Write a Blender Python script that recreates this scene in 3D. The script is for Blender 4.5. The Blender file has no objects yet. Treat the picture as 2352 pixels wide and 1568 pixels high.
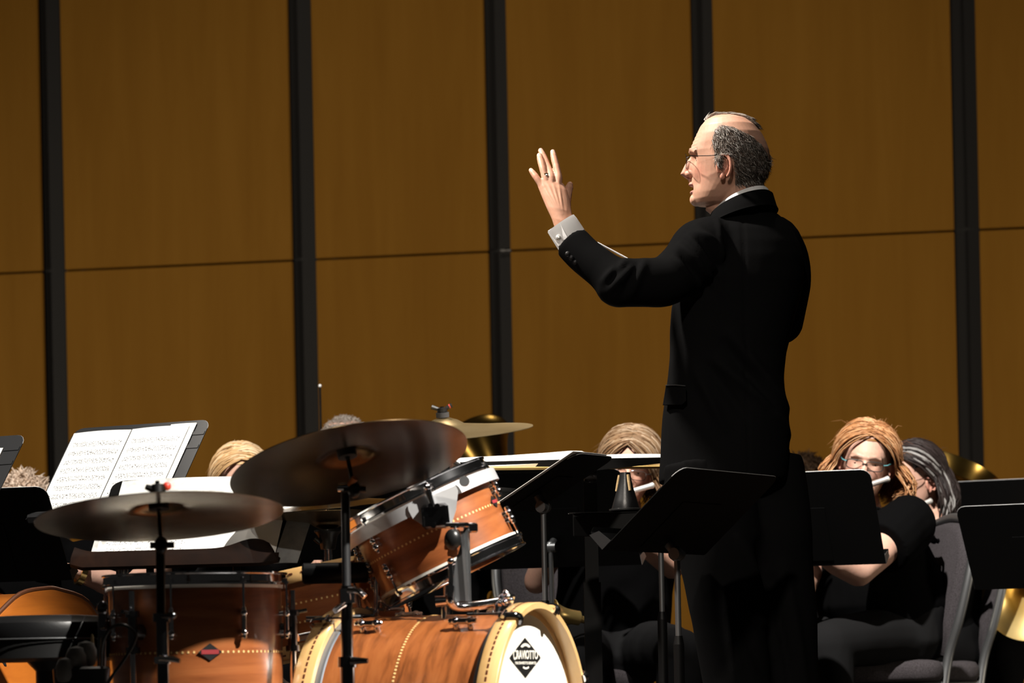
import bpy, bmesh, math, random
import numpy as np
from mathutils import Vector, Matrix
random.seed(7); rng = np.random.default_rng(7)
SC = bpy.context.scene
COL = SC.collection
PI = math.pi
# ------------------------------------------------------------------ camera
F_PX, CX, HY, EYE, ROLL = 8000.0, 1176.0, 1587.0, 0.39, math.radians(1.15)
cd = bpy.data.cameras.new('camera'); cam = bpy.data.objects.new('camera', cd); COL.objects.link(cam)
cd.sensor_width = 36.0; cd.lens = F_PX / 2352.0 * 36.0
cd.shift_y = (HY - 784.0) / 2352.0
cam.matrix_world = Matrix.Translation((0, 0, EYE)) @ Matrix.Rotation(PI/2, 4, 'X') @ Matrix.Rotation(-ROLL, 4, 'Z')
cd.clip_start = 0.1; cd.clip_end = 100
cd.dof.use_dof = True; cd.dof.focus_distance = 8.6; cd.dof.aperture_fstop = 7.1
SC.camera = cam
# ------------------------------------------------------------------ world, stage lights, added fill lights, exposure
w = bpy.data.worlds.new('world'); SC.world = w; w.use_nodes = True
w.node_tree.nodes['Background'].inputs[0].default_value = (1.0, 0.93, 0.85, 1)
w.node_tree.nodes['Background'].inputs[1].default_value = 0.009
SC.view_settings.view_transform = 'Standard'; SC.view_settings.look = 'None'
SC.view_settings.gamma = 1.0; SC.view_settings.use_curve_mapping = False
SC.view_settings.exposure = 0.0
def spot(name, loc, target, power, size, blend=0.6, radius=0.12, col=(1, .9, .78)):
    ld = bpy.data.lights.new(name, 'SPOT'); ld.energy = power; ld.spot_size = math.radians(size); ld.spot_blend = blend
    ld.shadow_soft_size = radius; ld.color = col
    o = bpy.data.objects.new(name, ld); COL.objects.link(o); o.location = loc
    o.rotation_euler = (Vector(target) - Vector(loc)).to_track_quat('-Z', 'Y').to_euler()
    return o
spot('stage_light_drums', (6.6, 2.6, 9.0), (-0.52, 7.0, 0.6), 16500, 12.5, 0.4, 0.10, (1, .95, .87))
spot('stage_light_conductor', (-4.0, 8.35, 7.4), (0.15, 8.6, 1.6), 7400, 20, 0.6, 0.28, (1, .92, .82))
spot('stage_light_winds', (-1.0, 4.0, 8.4), (1.2, 11.2, 0.95), 13500, 14, 0.6, 0.12, (1, .94, .86))
spot('stage_light_strings', (-3.4, 5.2, 8.4), (-1.15, 9.4, 1.1), 4700, 17, 0.5, 0.12, (1, .95, .88))
spot('fill_light_front', (-2.2, -5.0, 9.0), (0.62, 8.7, 0.45), 6500, 8.5, 0.8, 0.3)  # added fill lamp, lifts the conductor's coat and trousers out of black
spot('fill_light_back_row', (-1.6, 4.6, 8.6), (-0.95, 11.8, 1.1), 6500, 15, 0.6, 0.12, (1, .94, .86))  # extra lamp added to brighten the back-row heads on the left
spot('stage_light_overhead', (0.2, 9.6, 8.6), (-0.2, 8.0, 0.8), 450, 50, 0.8, 0.12)
spot('wall_wash', (-0.3, 9.5, 7.5), (-0.6, 15.8, 0.0), 380, 70, 1.0, 0.5, (1, .86, .66))
spot('wall_fill_left', (-7.5, 10.6, 1.0), (1.2, 15.8, 0.6), 800, 75, 1.0, 0.5, (1, .86, .66))  # added offstage lamp, low down, brightens the lower wall
spot('wall_fill_right', (7.5, 9.8, 1.0), (-1.2, 16.0, 0.6), 720, 75, 1.0, 0.5, (1, .86, .66))  # added counterpart from the right, same lift of the lower wall

# ------------------------------------------------------------------ pixel -> place
SR, CR = math.sin(ROLL), math.cos(ROLL)
def ray(px, py):
    a, b = px - CX, HY - py
    return ((a*CR + b*SR)/F_PX, (-a*SR + b*CR)/F_PX)
def P(px, py, Y):
    x, z = ray(px, py)
    return Vector((x*Y, Y, EYE + z*Y))
def S(Y): return F_PX / Y      # pixels per metre at depth Y

# ------------------------------------------------------------------ materials
MATS = {}
def mat(name, col, rough=.5, metal=0., spec=.5, coat=0., sheen=0., sub=0., build=None, aniso=0.):
    if name in MATS: return MATS[name]
    m = bpy.data.materials.new(name); m.use_nodes = True
    nt = m.node_tree; b = nt.nodes['Principled BSDF']
    b.inputs['Base Color'].default_value = (*col, 1); b.inputs['Roughness'].default_value = rough
    b.inputs['Metallic'].default_value = metal; b.inputs['Specular IOR Level'].default_value = spec
    b.inputs['Coat Weight'].default_value = coat; b.inputs['Coat Roughness'].default_value = .12
    b.inputs['Sheen Weight'].default_value = sheen; b.inputs['Sheen Roughness'].default_value = .45
    if sub:
        b.inputs['Subsurface Weight'].default_value = sub
        b.inputs['Subsurface Radius'].default_value = (1.0, .35, .2); b.inputs['Subsurface Scale'].default_value = .006
    if aniso: b.inputs['Anisotropic'].default_value = aniso
    if build: build(nt, b)
    MATS[name] = m
    return m
def N(nt, t, **kw):
    n = nt.nodes.new(t)
    for k, v in kw.items():
        if k in n.inputs: n.inputs[k].default_value = v
        else: setattr(n, k, v)
    return n
def ramp(nt, stops):
    r = nt.nodes.new('ShaderNodeValToRGB'); e = r.color_ramp.elements
    while len(e) < len(stops): e.new(.5)
    for i, (p, c) in enumerate(stops): e[i].position = p; e[i].color = (*c, 1)
    return r
def coords(nt, scale, kind='Object'):
    tc = nt.nodes.new('ShaderNodeTexCoord'); mp = nt.nodes.new('ShaderNodeMapping')
    mp.inputs['Scale'].default_value = scale; nt.links.new(tc.outputs[kind], mp.inputs[0]); return mp.outputs[0]
def grain(c1, c2, c3, scale, detail=6, bump=0., rough=None):
    def f(nt, b):
        co = coords(nt, scale); n = N(nt, 'ShaderNodeTexNoise', Scale=1.0, Detail=detail, Roughness=.62, Distortion=.4)
        nt.links.new(co, n.inputs['Vector']); r = ramp(nt, [(.28, c1), (.52, c2), (.75, c3)])
        nt.links.new(n.outputs['Fac'], r.inputs[0]); nt.links.new(r.outputs[0], b.inputs['Base Color'])
        if bump:
            bp = N(nt, 'ShaderNodeBump', Strength=bump, Distance=.002); nt.links.new(n.outputs['Fac'], bp.inputs['Height'])
            nt.links.new(bp.outputs[0], b.inputs['Normal'])
        if rough:
            rr = N(nt, 'ShaderNodeMapRange'); rr.inputs[3].default_value = rough[0]; rr.inputs[4].default_value = rough[1]
            nt.links.new(n.outputs['Fac'], rr.inputs[0]); nt.links.new(rr.outputs[0], b.inputs['Roughness'])
    return f
def vcol(mixnoise=0., nscale=60, bump=0.):
    def f(nt, b):
        a = N(nt, 'ShaderNodeVertexColor', layer_name='Col'); out = a.outputs['Color']
        if mixnoise:
            n = N(nt, 'ShaderNodeTexNoise', Scale=float(nscale), Detail=4.0)
            nt.links.new(coords(nt, (1, 1, 1)), n.inputs['Vector'])
            mx = nt.nodes.new('ShaderNodeMix'); mx.data_type = 'RGBA'; mx.blend_type = 'MULTIPLY'; mx.inputs[0].default_value = mixnoise
            nt.links.new(out, mx.inputs[6]); nt.links.new(n.outputs['Color'], mx.inputs[7])
            hs = N(nt, 'ShaderNodeTexNoise', Scale=float(nscale)*.5)
            nt.links.new(n.outputs['Fac'], mx.inputs[7]); out = mx.outputs[2]
            if bump:
                bp = N(nt, 'ShaderNodeBump', Strength=bump, Distance=.001); nt.links.new(n.outputs['Fac'], bp.inputs['Height'])
                nt.links.new(bp.outputs[0], b.inputs['Normal'])
        nt.links.new(out, b.inputs['Base Color'])
    return f
def fabric(scale=900, strength=.25):
    def f(nt, b):
        n = N(nt, 'ShaderNodeTexNoise', Scale=float(scale), Detail=2.0); nt.links.new(coords(nt, (1, 1, 1)), n.inputs['Vector'])
        bp = N(nt, 'ShaderNodeBump', Strength=strength, Distance=.001); nt.links.new(n.outputs['Fac'], bp.inputs['Height'])
        nt.links.new(bp.outputs[0], b.inputs['Normal'])
    return f
def cymbal_nodes(nt, b):
    tc = nt.nodes.new('ShaderNodeTexCoord'); ln = N(nt, 'ShaderNodeVectorMath', operation='LENGTH')
    mp = nt.nodes.new('ShaderNodeMapping'); mp.inputs['Scale'].default_value = (1, 1, 0)
    nt.links.new(tc.outputs['Object'], mp.inputs[0]); nt.links.new(mp.outputs[0], ln.inputs[0])
    n = N(nt, 'ShaderNodeTexNoise', Scale=700.0, Detail=3.0, noise_dimensions='1D'); nt.links.new(ln.outputs['Value'], n.inputs['W'])
    n2 = N(nt, 'ShaderNodeTexNoise', Scale=9.0, Detail=5.0); nt.links.new(tc.outputs['Object'], n2.inputs['Vector'])
    r = ramp(nt, [(.3, (.20, .13, .06)), (.55, (.34, .235, .12)), (.75, (.46, .34, .19))])
    nt.links.new(n2.outputs['Fac'], r.inputs[0]); nt.links.new(r.outputs[0], b.inputs['Base Color'])
    bp = N(nt, 'ShaderNodeBump', Strength=.22, Distance=.0004); nt.links.new(n.outputs['Fac'], bp.inputs['Height'])
    n3 = N(nt, 'ShaderNodeTexNoise', Scale=45.0, Detail=1.0); nt.links.new(tc.outputs['Object'], n3.inputs['Vector'])
    b2 = N(nt, 'ShaderNodeBump', Strength=.10, Distance=.002); nt.links.new(n3.outputs['Fac'], b2.inputs['Height']); nt.links.new(bp.outputs[0], b2.inputs['Normal'])
    nt.links.new(b2.outputs[0], b.inputs['Normal'])
def page_nodes(nt, b):
    # printed staves with notes, on the page's own 0..1 coordinates
    uv = nt.nodes.new('ShaderNodeUVMap'); sp = nt.nodes.new('ShaderNodeSeparateXYZ'); nt.links.new(uv.outputs[0], sp.inputs[0])
    def M(op, a, c=None):
        n = nt.nodes.new('ShaderNodeMath'); n.operation = op
        for i, x in enumerate((a, c)):
            if x is None: continue
            if isinstance(x, (int, float)): n.inputs[i].default_value = x
            else: nt.links.new(x, n.inputs[i])
        return n.outputs[0]
    U, V = sp.outputs[0], sp.outputs[1]
    row = M('FRACT', M('MULTIPLY', V, 10.0))
    staff = M('MULTIPLY', M('GREATER_THAN', row, .30), M('LESS_THAN', row, .70))
    line = M('MULTIPLY', M('LESS_THAN', M('FRACT', M('MULTIPLY', M('SUBTRACT', row, .30), 10.2)), .12), staff)
    n = nt.nodes.new('ShaderNodeTexNoise'); n.inputs['Scale'].default_value = 1.0; n.inputs['Detail'].default_value = 1.0
    mp = nt.nodes.new('ShaderNodeMapping'); mp.inputs['Scale'].default_value = (62, 70, 1); nt.links.new(uv.outputs[0], mp.inputs[0]); nt.links.new(mp.outputs[0], n.inputs['Vector'])
    note = M('MULTIPLY', M('GREATER_THAN', n.outputs['Fac'], .585), M('MULTIPLY', M('GREATER_THAN', row, .22), M('LESS_THAN', row, .80)))
    inside = M('MULTIPLY', M('MULTIPLY', M('GREATER_THAN', U, .08), M('LESS_THAN', U, .93)), M('MULTIPLY', M('GREATER_THAN', V, .05), M('LESS_THAN', V, .88)))
    ink = M('MULTIPLY', M('MINIMUM', M('ADD', M('MULTIPLY', line, .35), M('MULTIPLY', note, .9)), 1.0), inside)
    r = ramp(nt, [(0, (.86, .85, .82)), (1, (.06, .06, .06))]); nt.links.new(ink, r.inputs[0]); nt.links.new(r.outputs[0], b.inputs['Base Color'])

M_panel = mat('maple_panel', (.3, .17, .05), .7, spec=.08, build=grain((.258, .118, .015), (.285, .134, .018), (.312, .150, .022), (9, 9, .7), 8, .02))
M_batten = mat('dark_batten', (.034, .034, .036), .7, spec=.2)
M_floor = mat('stage_floor', (.09, .06, .035), .5, build=grain((.010, .006, .004), (.016, .010, .006), (.022, .014, .008), (.8, 14, 1), 6))
M_blk = mat('black_enamel', (.0022, .0022, .0023), .5, spec=.15, build=fabric(600, .08))
M_blkgrey = mat('grey_enamel', (.014, .014, .015), .45, spec=.4, build=fabric(500, .08))
M_plastic = mat('black_plastic', (.010, .010, .010), .35)
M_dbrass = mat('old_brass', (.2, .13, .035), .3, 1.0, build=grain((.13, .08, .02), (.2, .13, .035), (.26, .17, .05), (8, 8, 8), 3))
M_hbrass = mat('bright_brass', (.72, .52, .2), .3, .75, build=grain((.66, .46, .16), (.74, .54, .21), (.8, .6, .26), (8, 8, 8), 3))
M_vinyl = mat('black_vinyl', (.006, .006, .0065), .36, build=fabric(300, .15))
M_chrome = mat('chrome', (.80, .80, .82), .10, 1.0)
M_dchrome = mat('smoked_chrome', (.20, .20, .21), .16, 1.0)
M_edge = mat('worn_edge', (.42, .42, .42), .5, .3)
M_steel = mat('brushed_steel', (.56, .56, .57), .34, 1.0)
M_greysteel = mat('grey_steel', (.17, .175, .18), .42, .85)
M_walnut = mat('walnut_gloss', (.3, .11, .04), .34, coat=.7, build=grain((.15, .038, .010), (.33, .100, .029), (.45, .16, .052), (3.2, 3.2, 26), 7))
M_walnut_b = mat('walnut_gloss_bass', (.3, .11, .04), .34, coat=.7, build=grain((.07, .020, .006), (.33, .100, .027), (.45, .155, .045), (5, 5, 34), 5))
M_maple = mat('maple_gloss', (.8, .5, .2), .32, coat=.6, build=grain((.62, .36, .13), (.74, .46, .19), (.82, .55, .26), (6, 6, 30), 5))
M_inlay = mat('inlay_pale', (.85, .58, .24), .4)
M_inlayd = mat('inlay_dark', (.10, .025, .01), .4)
M_head = mat('drum_head_white', (.84, .81, .73), .55, build=fabric(200, .05))
M_headclr = mat('drum_head_grey', (.35, .34, .32), .4)
M_bronze = mat('cymbal_bronze', (.33, .21, .09), .24, 1.0, build=cymbal_nodes)
M_dbronze = mat('dark_bronze', (.09, .06, .03), .26, 1.0, build=grain((.035, .022, .011), (.075, .050, .026), (.13, .09, .05), (7, 7, 7), 6, .02))
M_lbronze = mat('light_bronze', (.55, .42, .22), .4, 1.0, build=grain((.45, .33, .16), (.56, .43, .23), (.66, .52, .3), (7, 7, 7), 5))
M_alu = mat('satin_aluminium', (.62, .62, .63), .42, .45)
M_brass = mat('brass_lacquer', (.70, .46, .12), .24, 1.0, build=grain((.62, .38, .09), (.72, .48, .13), (.80, .56, .18), (8, 8, 8), 3))
M_silver = mat('silver_plate', (.80, .78, .75), .28, .65)
M_paper = mat('paper_white', (.85, .84, .81), .8, spec=.2, build=grain((.80, .79, .76), (.86, .85, .82), (.88, .87, .85), (4, 4, 4), 2))
M_page = mat('printed_page', (.86, .85, .82), .8, spec=.2, build=page_nodes)
M_oldpaper = mat('paper_worn', (.6, .59, .56), .85, spec=.2, build=grain((.38, .37, .35), (.66, .65, .62), (.78, .77, .74), (14, 14, 14), 6))
M_greycard = mat('grey_card', (.26, .265, .27), .7, build=grain((.20, .20, .21), (.26, .265, .27), (.30, .30, .31), (25, 25, 25), 4))
M_manila = mat('manila_card', (.55, .36, .12), .7, build=grain((.46, .28, .08), (.55, .36, .12), (.6, .4, .15), (6, 6, 6), 3))
M_brownwood = mat('dark_brown_wood', (.05, .018, .007), .5, spec=.2, build=grain((.004, .0014, .0007), (.009, .003, .0012), (.018, .006, .0022), (12, 3, 12), 5))
M_cello = mat('cello_varnish', (.45, .14, .02), .33, coat=.4, build=grain((.28, .075, .010), (.44, .128, .016), (.54, .18, .028), (2, 2, 16), 6))
M_celloedge = mat('cello_purfling', (.09, .03, .012), .4)
M_red = mat('red_plastic', (.55, .05, .035), .4)
M_orange = mat('orange_rubber', (.65, .20, .06), .5)
M_darkfelt = mat('dark_felt', (.03, .03, .032), .95)
M_bluesteel = mat('blued_steel', (.26, .29, .33), .35, .7)
M_felt = mat('grey_felt', (.17, .165, .155), .95, sheen=.4, build=fabric(400, .6))
M_stick = mat('hickory_pale', (.72, .56, .30), .5, build=grain((.62, .46, .22), (.72, .56, .30), (.8, .64, .38), (20, 20, 4), 3))
M_cloth = mat('black_wool', (.0030, .0030, .0032), .9, spec=.03, sheen=.0, build=fabric(1100, .3))
M_satin = mat('black_satin', (.008, .008, .009), .5, spec=.3, build=fabric(700, .2))
M_knit = mat('black_knit', (.0020, .0020, .0022), .9, spec=.03, sheen=.0, build=fabric(500, .35))
M_trous = mat('charcoal_trousers', (.0085, .0085, .009), .9, spec=.03, sheen=.0, build=fabric(900, .3))
M_blkhat = mat('dark_trousers', (.004, .004, .0044), .9, spec=.03, sheen=.0, build=fabric(900, .3))
M_white = mat('white_cotton', (.82, .82, .83), .75, sheen=.2, build=fabric(1200, .2))
M_seat = mat('grey_upholstery', (.06, .055, .065), .9, spec=.1, build=grain((.020, .0175, .019), (.036, .032, .035), (.050, .045, .049), (260, 260, 260), 2, .3))
M_skin = mat('skin', (.6, .36, .25), .48, spec=.35, sub=.12, build=vcol(.18, 160, .12))
M_hair = mat('hair', (.2, .12, .07), .42, spec=.45, build=vcol())
M_hairlong = mat('hair_long', (.2, .12, .07), .5, spec=.15, build=vcol())
M_eye = mat('eye_white', (.62, .58, .54), .2)
M_iris = mat('eye_iris', (.05, .04, .03), .15)
def glassy(nt, b): b.inputs['Transmission Weight'].default_value = 1.0; b.inputs['IOR'].default_value = 1.02; b.inputs['Alpha'].default_value = .25
M_lens = mat('lens_glass', (.95, .95, .95), .03, build=glassy)
M_gold = mat('gold', (.85, .58, .22), .18, 1.0)
M_teal = mat('teal_plastic', (.08, .25, .28), .35)
M_cork = mat('cork', (.42, .29, .14), .9, build=grain((.3, .2, .08), (.42, .29, .14), (.5, .36, .2), (150, 150, 150), 3))
M_print = mat('print_black', (.006, .006, .006), .5)
M_printw = mat('print_cream', (.82, .79, .70), .6)
M_printr = mat('print_red', (.30, .03, .035), .5)
M_cable = mat('black_rubber', (.012, .012, .012), .45)

# ------------------------------------------------------------------ scene graph
MW = {}
def setp(o, label=None, cat=None, group=None, kind=None):
    if label: o['label'] = label
    if cat: o['category'] = cat
    if group: o['group'] = group
    if kind: o['kind'] = kind
    return o
def thing(name, label, cat, M, group=None, kind=None):
    if not isinstance(M, Matrix): M = Matrix.Translation(M)
    o = bpy.data.objects.new(name, None); COL.objects.link(o); o.empty_display_size = .05
    o.matrix_world = M; MW[o] = M.copy()
    return setp(o, label, cat, group, kind)
def link(name, me, parent=None, M=None):
    o = bpy.data.objects.new(name, me); COL.objects.link(o)
    if parent is not None:
        o.parent = parent; MW[o] = MW[parent].copy()
        if M is not None: o.matrix_local = M; MW[o] = MW[parent] @ M
    else:
        MW[o] = Matrix.Identity(4)
        if M is not None: o.matrix_world = M; MW[o] = M.copy()
    return o
def npm(M): return np.array([list(r) for r in M])
def xf(M, v):
    A = npm(M); v = np.asarray(v, float); return v @ A[:3, :3].T + A[:3, 3]
class MB:
    def __init__(s): s.v = []; s.f = []; s.n = 0; s.col = []
    def add(s, v, f, col=None):
        v = np.asarray(v, float).reshape(-1, 3); s.v.append(v); s.f += [tuple(i + s.n for i in q) for q in f]; s.n += len(v)
        s.col.append(np.tile(np.array(col if col is not None else (1, 1, 1), float), (len(v), 1)) if (col is None or np.ndim(col) == 1) else np.asarray(col))
        return s
    def box(s, c, size, R=None, ch=0.0):
        hx, hy, hz = [x/2 for x in size]
        if ch <= 0:
            v = np.array([(x, y, z) for x in (-hx, hx) for y in (-hy, hy) for z in (-hz, hz)])
            f = [(0, 1, 3, 2), (4, 6, 7, 5), (0, 4, 5, 1), (2, 3, 7, 6), (0, 2, 6, 4), (1, 5, 7, 3)]
        else:
            c2 = min(ch, hx*.9, hy*.9, hz*.9); rings = []
            def rect(z, dx): 
                a, b_ = hx - dx, hy - dx; k = min(c2, a*.8, b_*.8)
                return [(-a+k, -b_, z), (a-k, -b_, z), (a, -b_+k, z), (a, b_-k, z), (a-k, b_, z), (-a+k, b_, z), (-a, b_-k, z), (-a, -b_+k, z)]
            return s._rings([rect(-hz, c2), rect(-hz+c2, 0), rect(hz-c2, 0), rect(hz, c2)], c, R)
        if R is not None: v = v @ np.array(R.to_3x3()).T
        return s.add(v + np.array(c), f)
    def _rings(s, rings, c=(0, 0, 0), R=None, cap=True, closed=True):
        A = np.array(rings, float); n, m = A.shape[:2]; v = A.reshape(-1, 3)
        if R is not None: v = v @ np.array(R.to_3x3()).T
        f = [(i*m+j, i*m+(j+1) % m, (i+1)*m+(j+1) % m, (i+1)*m+j) for i in range(n-1) for j in range(m if closed else m-1)]
        if cap: f += [tuple(range(m-1, -1, -1)), tuple((n-1)*m+j for j in range(m))]
        return s.add(v + np.array(c), f)
    def tube(s, pts, r, seg=10, cap=True, col=None, flat=None):
        P_ = np.array([tuple(p) for p in pts], float); n = len(P_)
        r = np.full(n, float(r)) if np.isscalar(r) else np.array(r, float)
        T = np.gradient(P_, axis=0); T /= np.linalg.norm(T, axis=1)[:, None] + 1e-12
        u = np.array((0, 0, 1.)) if abs(T[0][2]) < .9 else np.array((1., 0, 0)); rings = []
        u = u - T[0]*u.dot(T[0]); u /= np.linalg.norm(u)
        a = np.linspace(0, 2*PI, seg, endpoint=False)
        for i in range(n):
            u = u - T[i]*u.dot(T[i]); u /= np.linalg.norm(u) + 1e-12; v2 = np.cross(T[i], u)
            k = 1.0 if flat is None else flat
            rings.append(P_[i] + r[i]*(np.cos(a)[:, None]*u + k*np.sin(a)[:, None]*v2))
        A = np.array(rings); m = seg; v = A.reshape(-1, 3)
        f = [(i*m+j, i*m+(j+1) % m, (i+1)*m+(j+1) % m, (i+1)*m+j) for i in range(n-1) for j in range(m)]
        if cap: f += [tuple(range(m-1, -1, -1)), tuple((n-1)*m+j for j in range(m))]
        return s.add(v, f, col)
    def cyl(s, a, b, r0, r1=None, seg=14): return s.tube([a, b], [r0, r0 if r1 is None else r1], seg)
    def lathe(s, prof, M=None, seg=48, close=False, a0=0., a1=2*PI):
        full = abs(a1-a0-2*PI) < 1e-6; m = seg if full else seg+1
        an = np.linspace(a0, a1, seg, endpoint=False) if full else np.linspace(a0, a1, seg+1)
        v = np.array([(r*math.cos(t), r*math.sin(t), h) for (r, h) in prof for t in an]); n = len(prof)
        if M is not None: v = xf(M, v)
        f = []
        for i in range(n if close else n-1):
            i2 = (i+1) % n
            for j in range(m if full else m-1):
                j2 = (j+1) % m; f.append((i*m+j, i*m+j2, i2*m+j2, i2*m+j))
        return s.add(v, f)
    def ell(s, c, rad, R=None, nu=16, nv=10, col=None):
        v = [(0, 0, -1)] + [(math.cos(a)*math.cos(b), math.sin(a)*math.cos(b), math.sin(b)) for b in np.linspace(-PI/2, PI/2, nv+1)[1:-1] for a in np.linspace(0, 2*PI, nu, endpoint=False)] + [(0, 0, 1)]
        f = [(0, 1+(j+1) % nu, 1+j) for j in range(nu)]
        for i in range(nv-2): f += [(1+i*nu+j, 1+i*nu+(j+1) % nu, 1+(i+1)*nu+(j+1) % nu, 1+(i+1)*nu+j) for j in range(nu)]
        L = len(v)-1; f += [(L, L-nu+j, L-nu+(j+1) % nu) for j in range(nu)]
        v = np.array(v)*np.array(rad)
        if R is not None: v = v @ np.array(R.to_3x3()).T
        return s.add(v + np.array(c), f, col)
    def plate(s, outline, th, M=None):       # polygon in local xy, extruded -th/2..th/2 in z
        m = len(outline); v = np.array([(x, y, -th/2) for x, y in outline] + [(x, y, th/2) for x, y in outline])
        if M is not None: v = xf(M, v)
        f = [tuple(range(m-1, -1, -1)), tuple(range(m, 2*m))] + [(j, (j+1) % m, m+(j+1) % m, m+j) for j in range(m)]
        return s.add(v, f)
    def loft(s, rings, cap=True): return s._rings(rings, cap=cap)
    def mesh(s, name, M=None):
        v = np.concatenate(s.v)
        if M is not None: v = xf(M, v)
        me = bpy.data.meshes.new(name); me.from_pydata(v.tolist(), [], s.f); me.update()
        return me
def fin(me, m, smooth=True, ang=38):
    if m is not None and len(me.materials) == 0: me.materials.append(m)
    me.polygons.foreach_set('use_smooth', [bool(smooth)]*len(me.polygons))
    if smooth and ang < 179: me.set_sharp_from_angle(angle=math.radians(ang))
    me.update(); return me
def part(mb, name, m, parent, local=False, smooth=True, ang=38, label=None, col=False):
    M = None if (local or parent is None) else MW[parent].inverted()
    me = mb.mesh(name, M); fin(me, m, smooth, ang)
    if col: paint(me, np.concatenate(mb.col))
    o = link(name, me, parent)
    if label: o['label'] = label
    return o
def solo(mb, name, m, label, cat, base=None, group=None, smooth=True, ang=38):     # a thing that is one mesh, origin at its base
    v = np.concatenate(mb.v)
    if base is None: base = Vector((float(v[:, 0].mean()), float(v[:, 1].mean()), float(v[:, 2].min())))
    me = mb.mesh(name, Matrix.Translation(-Vector(base))); fin(me, m, smooth, ang)
    o = link(name, me, None, Matrix.Translation(base)); return setp(o, label, cat, group)
def paint(me, col):
    a = me.color_attributes.new('Col', 'FLOAT_COLOR', 'POINT')
    c = np.ones((len(me.vertices), 4)); c[:, :3] = col; a.data.foreach_set('color', c.ravel())
def getv(me):
    v = np.empty(len(me.vertices)*3); me.vertices.foreach_get('co', v); return v.reshape(-1, 3)
def setv(me, v): me.vertices.foreach_set('co', np.asarray(v).ravel()); me.update()
def getn(me):
    v = np.empty(len(me.vertices)*3); me.vertices.foreach_get('normal', v); return v.reshape(-1, 3)
def remesh(mb, voxel, smooth=4, fac=.5):
    me = mb.mesh('tmp'); o = bpy.data.objects.new('tmp', me); COL.objects.link(o)
    r = o.modifiers.new('r', 'REMESH'); r.mode = 'VOXEL'; r.voxel_size = voxel; r.adaptivity = 0
    if smooth: s_ = o.modifiers.new('s', 'SMOOTH'); s_.iterations = smooth; s_.factor = fac
    dg = bpy.context.evaluated_depsgraph_get(); out = bpy.data.meshes.new_from_object(o.evaluated_get(dg))
    bpy.data.objects.remove(o); bpy.data.meshes.remove(me); return out
def me_to_mb(me, mb, col=None):
    v = getv(me); f = [tuple(p.vertices) for p in me.polygons]; mb.add(v, f, col); return mb
def join_meshes(name, items):           # items: (mesh, colour array)
    mb = MB()
    for me, c in items: me_to_mb(me, mb, c)
    return mb
def V3(*a): return Vector(a)
def lerp(a, b, t): return a + (b-a)*t
def bez(pts, n=16):                     # smooth Catmull-Rom through pts
    p = [np.array(tuple(q), float) for q in pts]; p = [2*p[0]-p[1]] + p + [2*p[-1]-p[-2]]; out = []
    for i in range(1, len(p)-2):
        for t in np.linspace(0, 1, n, endpoint=False):
            out.append(.5*((2*p[i]) + (-p[i-1]+p[i+1])*t + (2*p[i-1]-5*p[i]+4*p[i+1]-p[i+2])*t*t + (-p[i-1]+3*p[i]-3*p[i+1]+p[i+2])*t**3))
    out.append(p[-2]); return out
def frame(o, x, y, z):
    M = Matrix.Identity(4)
    for i, a in enumerate((x, y, z)):
        for j in range(3): M[j][i] = a[j]
    for j in range(3): M[j][3] = o[j]
    return M
def zframe(o, z, xhint=(1, 0, 0)):
    z = Vector(z).normalized(); x = Vector(xhint); x = (x - z*x.dot(z)).normalized(); return frame(Vector(o), x, z.cross(x), z)
# ================================================================== the setting
WK = .195
def wall_pt(px, py, off=0.):
    x, z = ray(px, py); Y = 16.0/(1 + WK*x)
    return Vector((x*Y, Y, EYE + z*Y)) + Vector((-WK, -1, 0)).normalized()*off
wdir = Vector((1, -WK, 0)).normalized(); wn = Vector((-WK, -1, 0)).normalized()
W0 = Vector((0, 16, 0))
def wt(px): return (wall_pt(px, 600) - W0).dot(wdir)
def wall_frame(t, z, off): return frame(W0 + wdir*t + Vector((0, 0, z)) + wn*off, wdir, -wn, Vector((0, 0, 1)))
mb = MB(); mb.box((0, 0, 0), (30, 30, .1)); o = part(mb, 'floor', M_floor, None); o.location = (0, 10, -.05); MW[o] = Matrix.Translation((0, 10, -.05)); setp(o, 'dark wooden stage floor', None, None, 'structure')
wallroot = thing('wall_back', 'tall maple acoustic panel wall with dark vertical gaps behind the orchestra', None, (0, 16, 0), None, 'structure')
gaps = [(98, 151), (672, 727), (1122.5, 1174), (1597, 1648), (2193, 2251)]
edges = [(wt(a), wt(b)) for a, b in gaps]
pw = edges[1][0]-edges[0][1]
edges = [(edges[0][0]-2*pw-.2, edges[0][0]-2*pw-.1), (edges[0][0]-pw-.1, edges[0][0]-pw)] + edges + [(edges[-1][1]+pw, edges[-1][1]+pw+.1), (edges[-1][1]+2*pw+.1, edges[-1][1]+2*pw+.2)]
SEAM = 2.41
mb = MB()
tl, tr = edges[0][0], edges[-1][1]
mb.box((0, 0, 0), (tr-tl, .04, 6.4)); mb.v[-1] = xf(wall_frame((tl+tr)/2, 3.2, -.12), mb.v[-1])
part(mb, 'backing', M_batten, wallroot)
for i in range(len(edges)-1):
    a, b = edges[i][1], edges[i+1][0]
    for z0, z1 in ((.0, SEAM-.0035), (SEAM+.0035, 6.4)):
        mb = MB(); mb.box((0, 0, 0), (b-a, .03, z1-z0), ch=.004); mb.v[-1] = xf(wall_frame((a+b)/2, (z0+z1)/2, 0), mb.v[-1])
        part(mb, 'wall_panel', M_panel, wallroot)
for a, b in edges:
    mb = MB(); mb.box((0, 0, 0), (b-a, .03, 6.4)); mb.v[-1] = xf(wall_frame((a+b)/2, 3.2, -.05), mb.v[-1])
    part(mb, 'gap_post', M_batten, wallroot)
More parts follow.
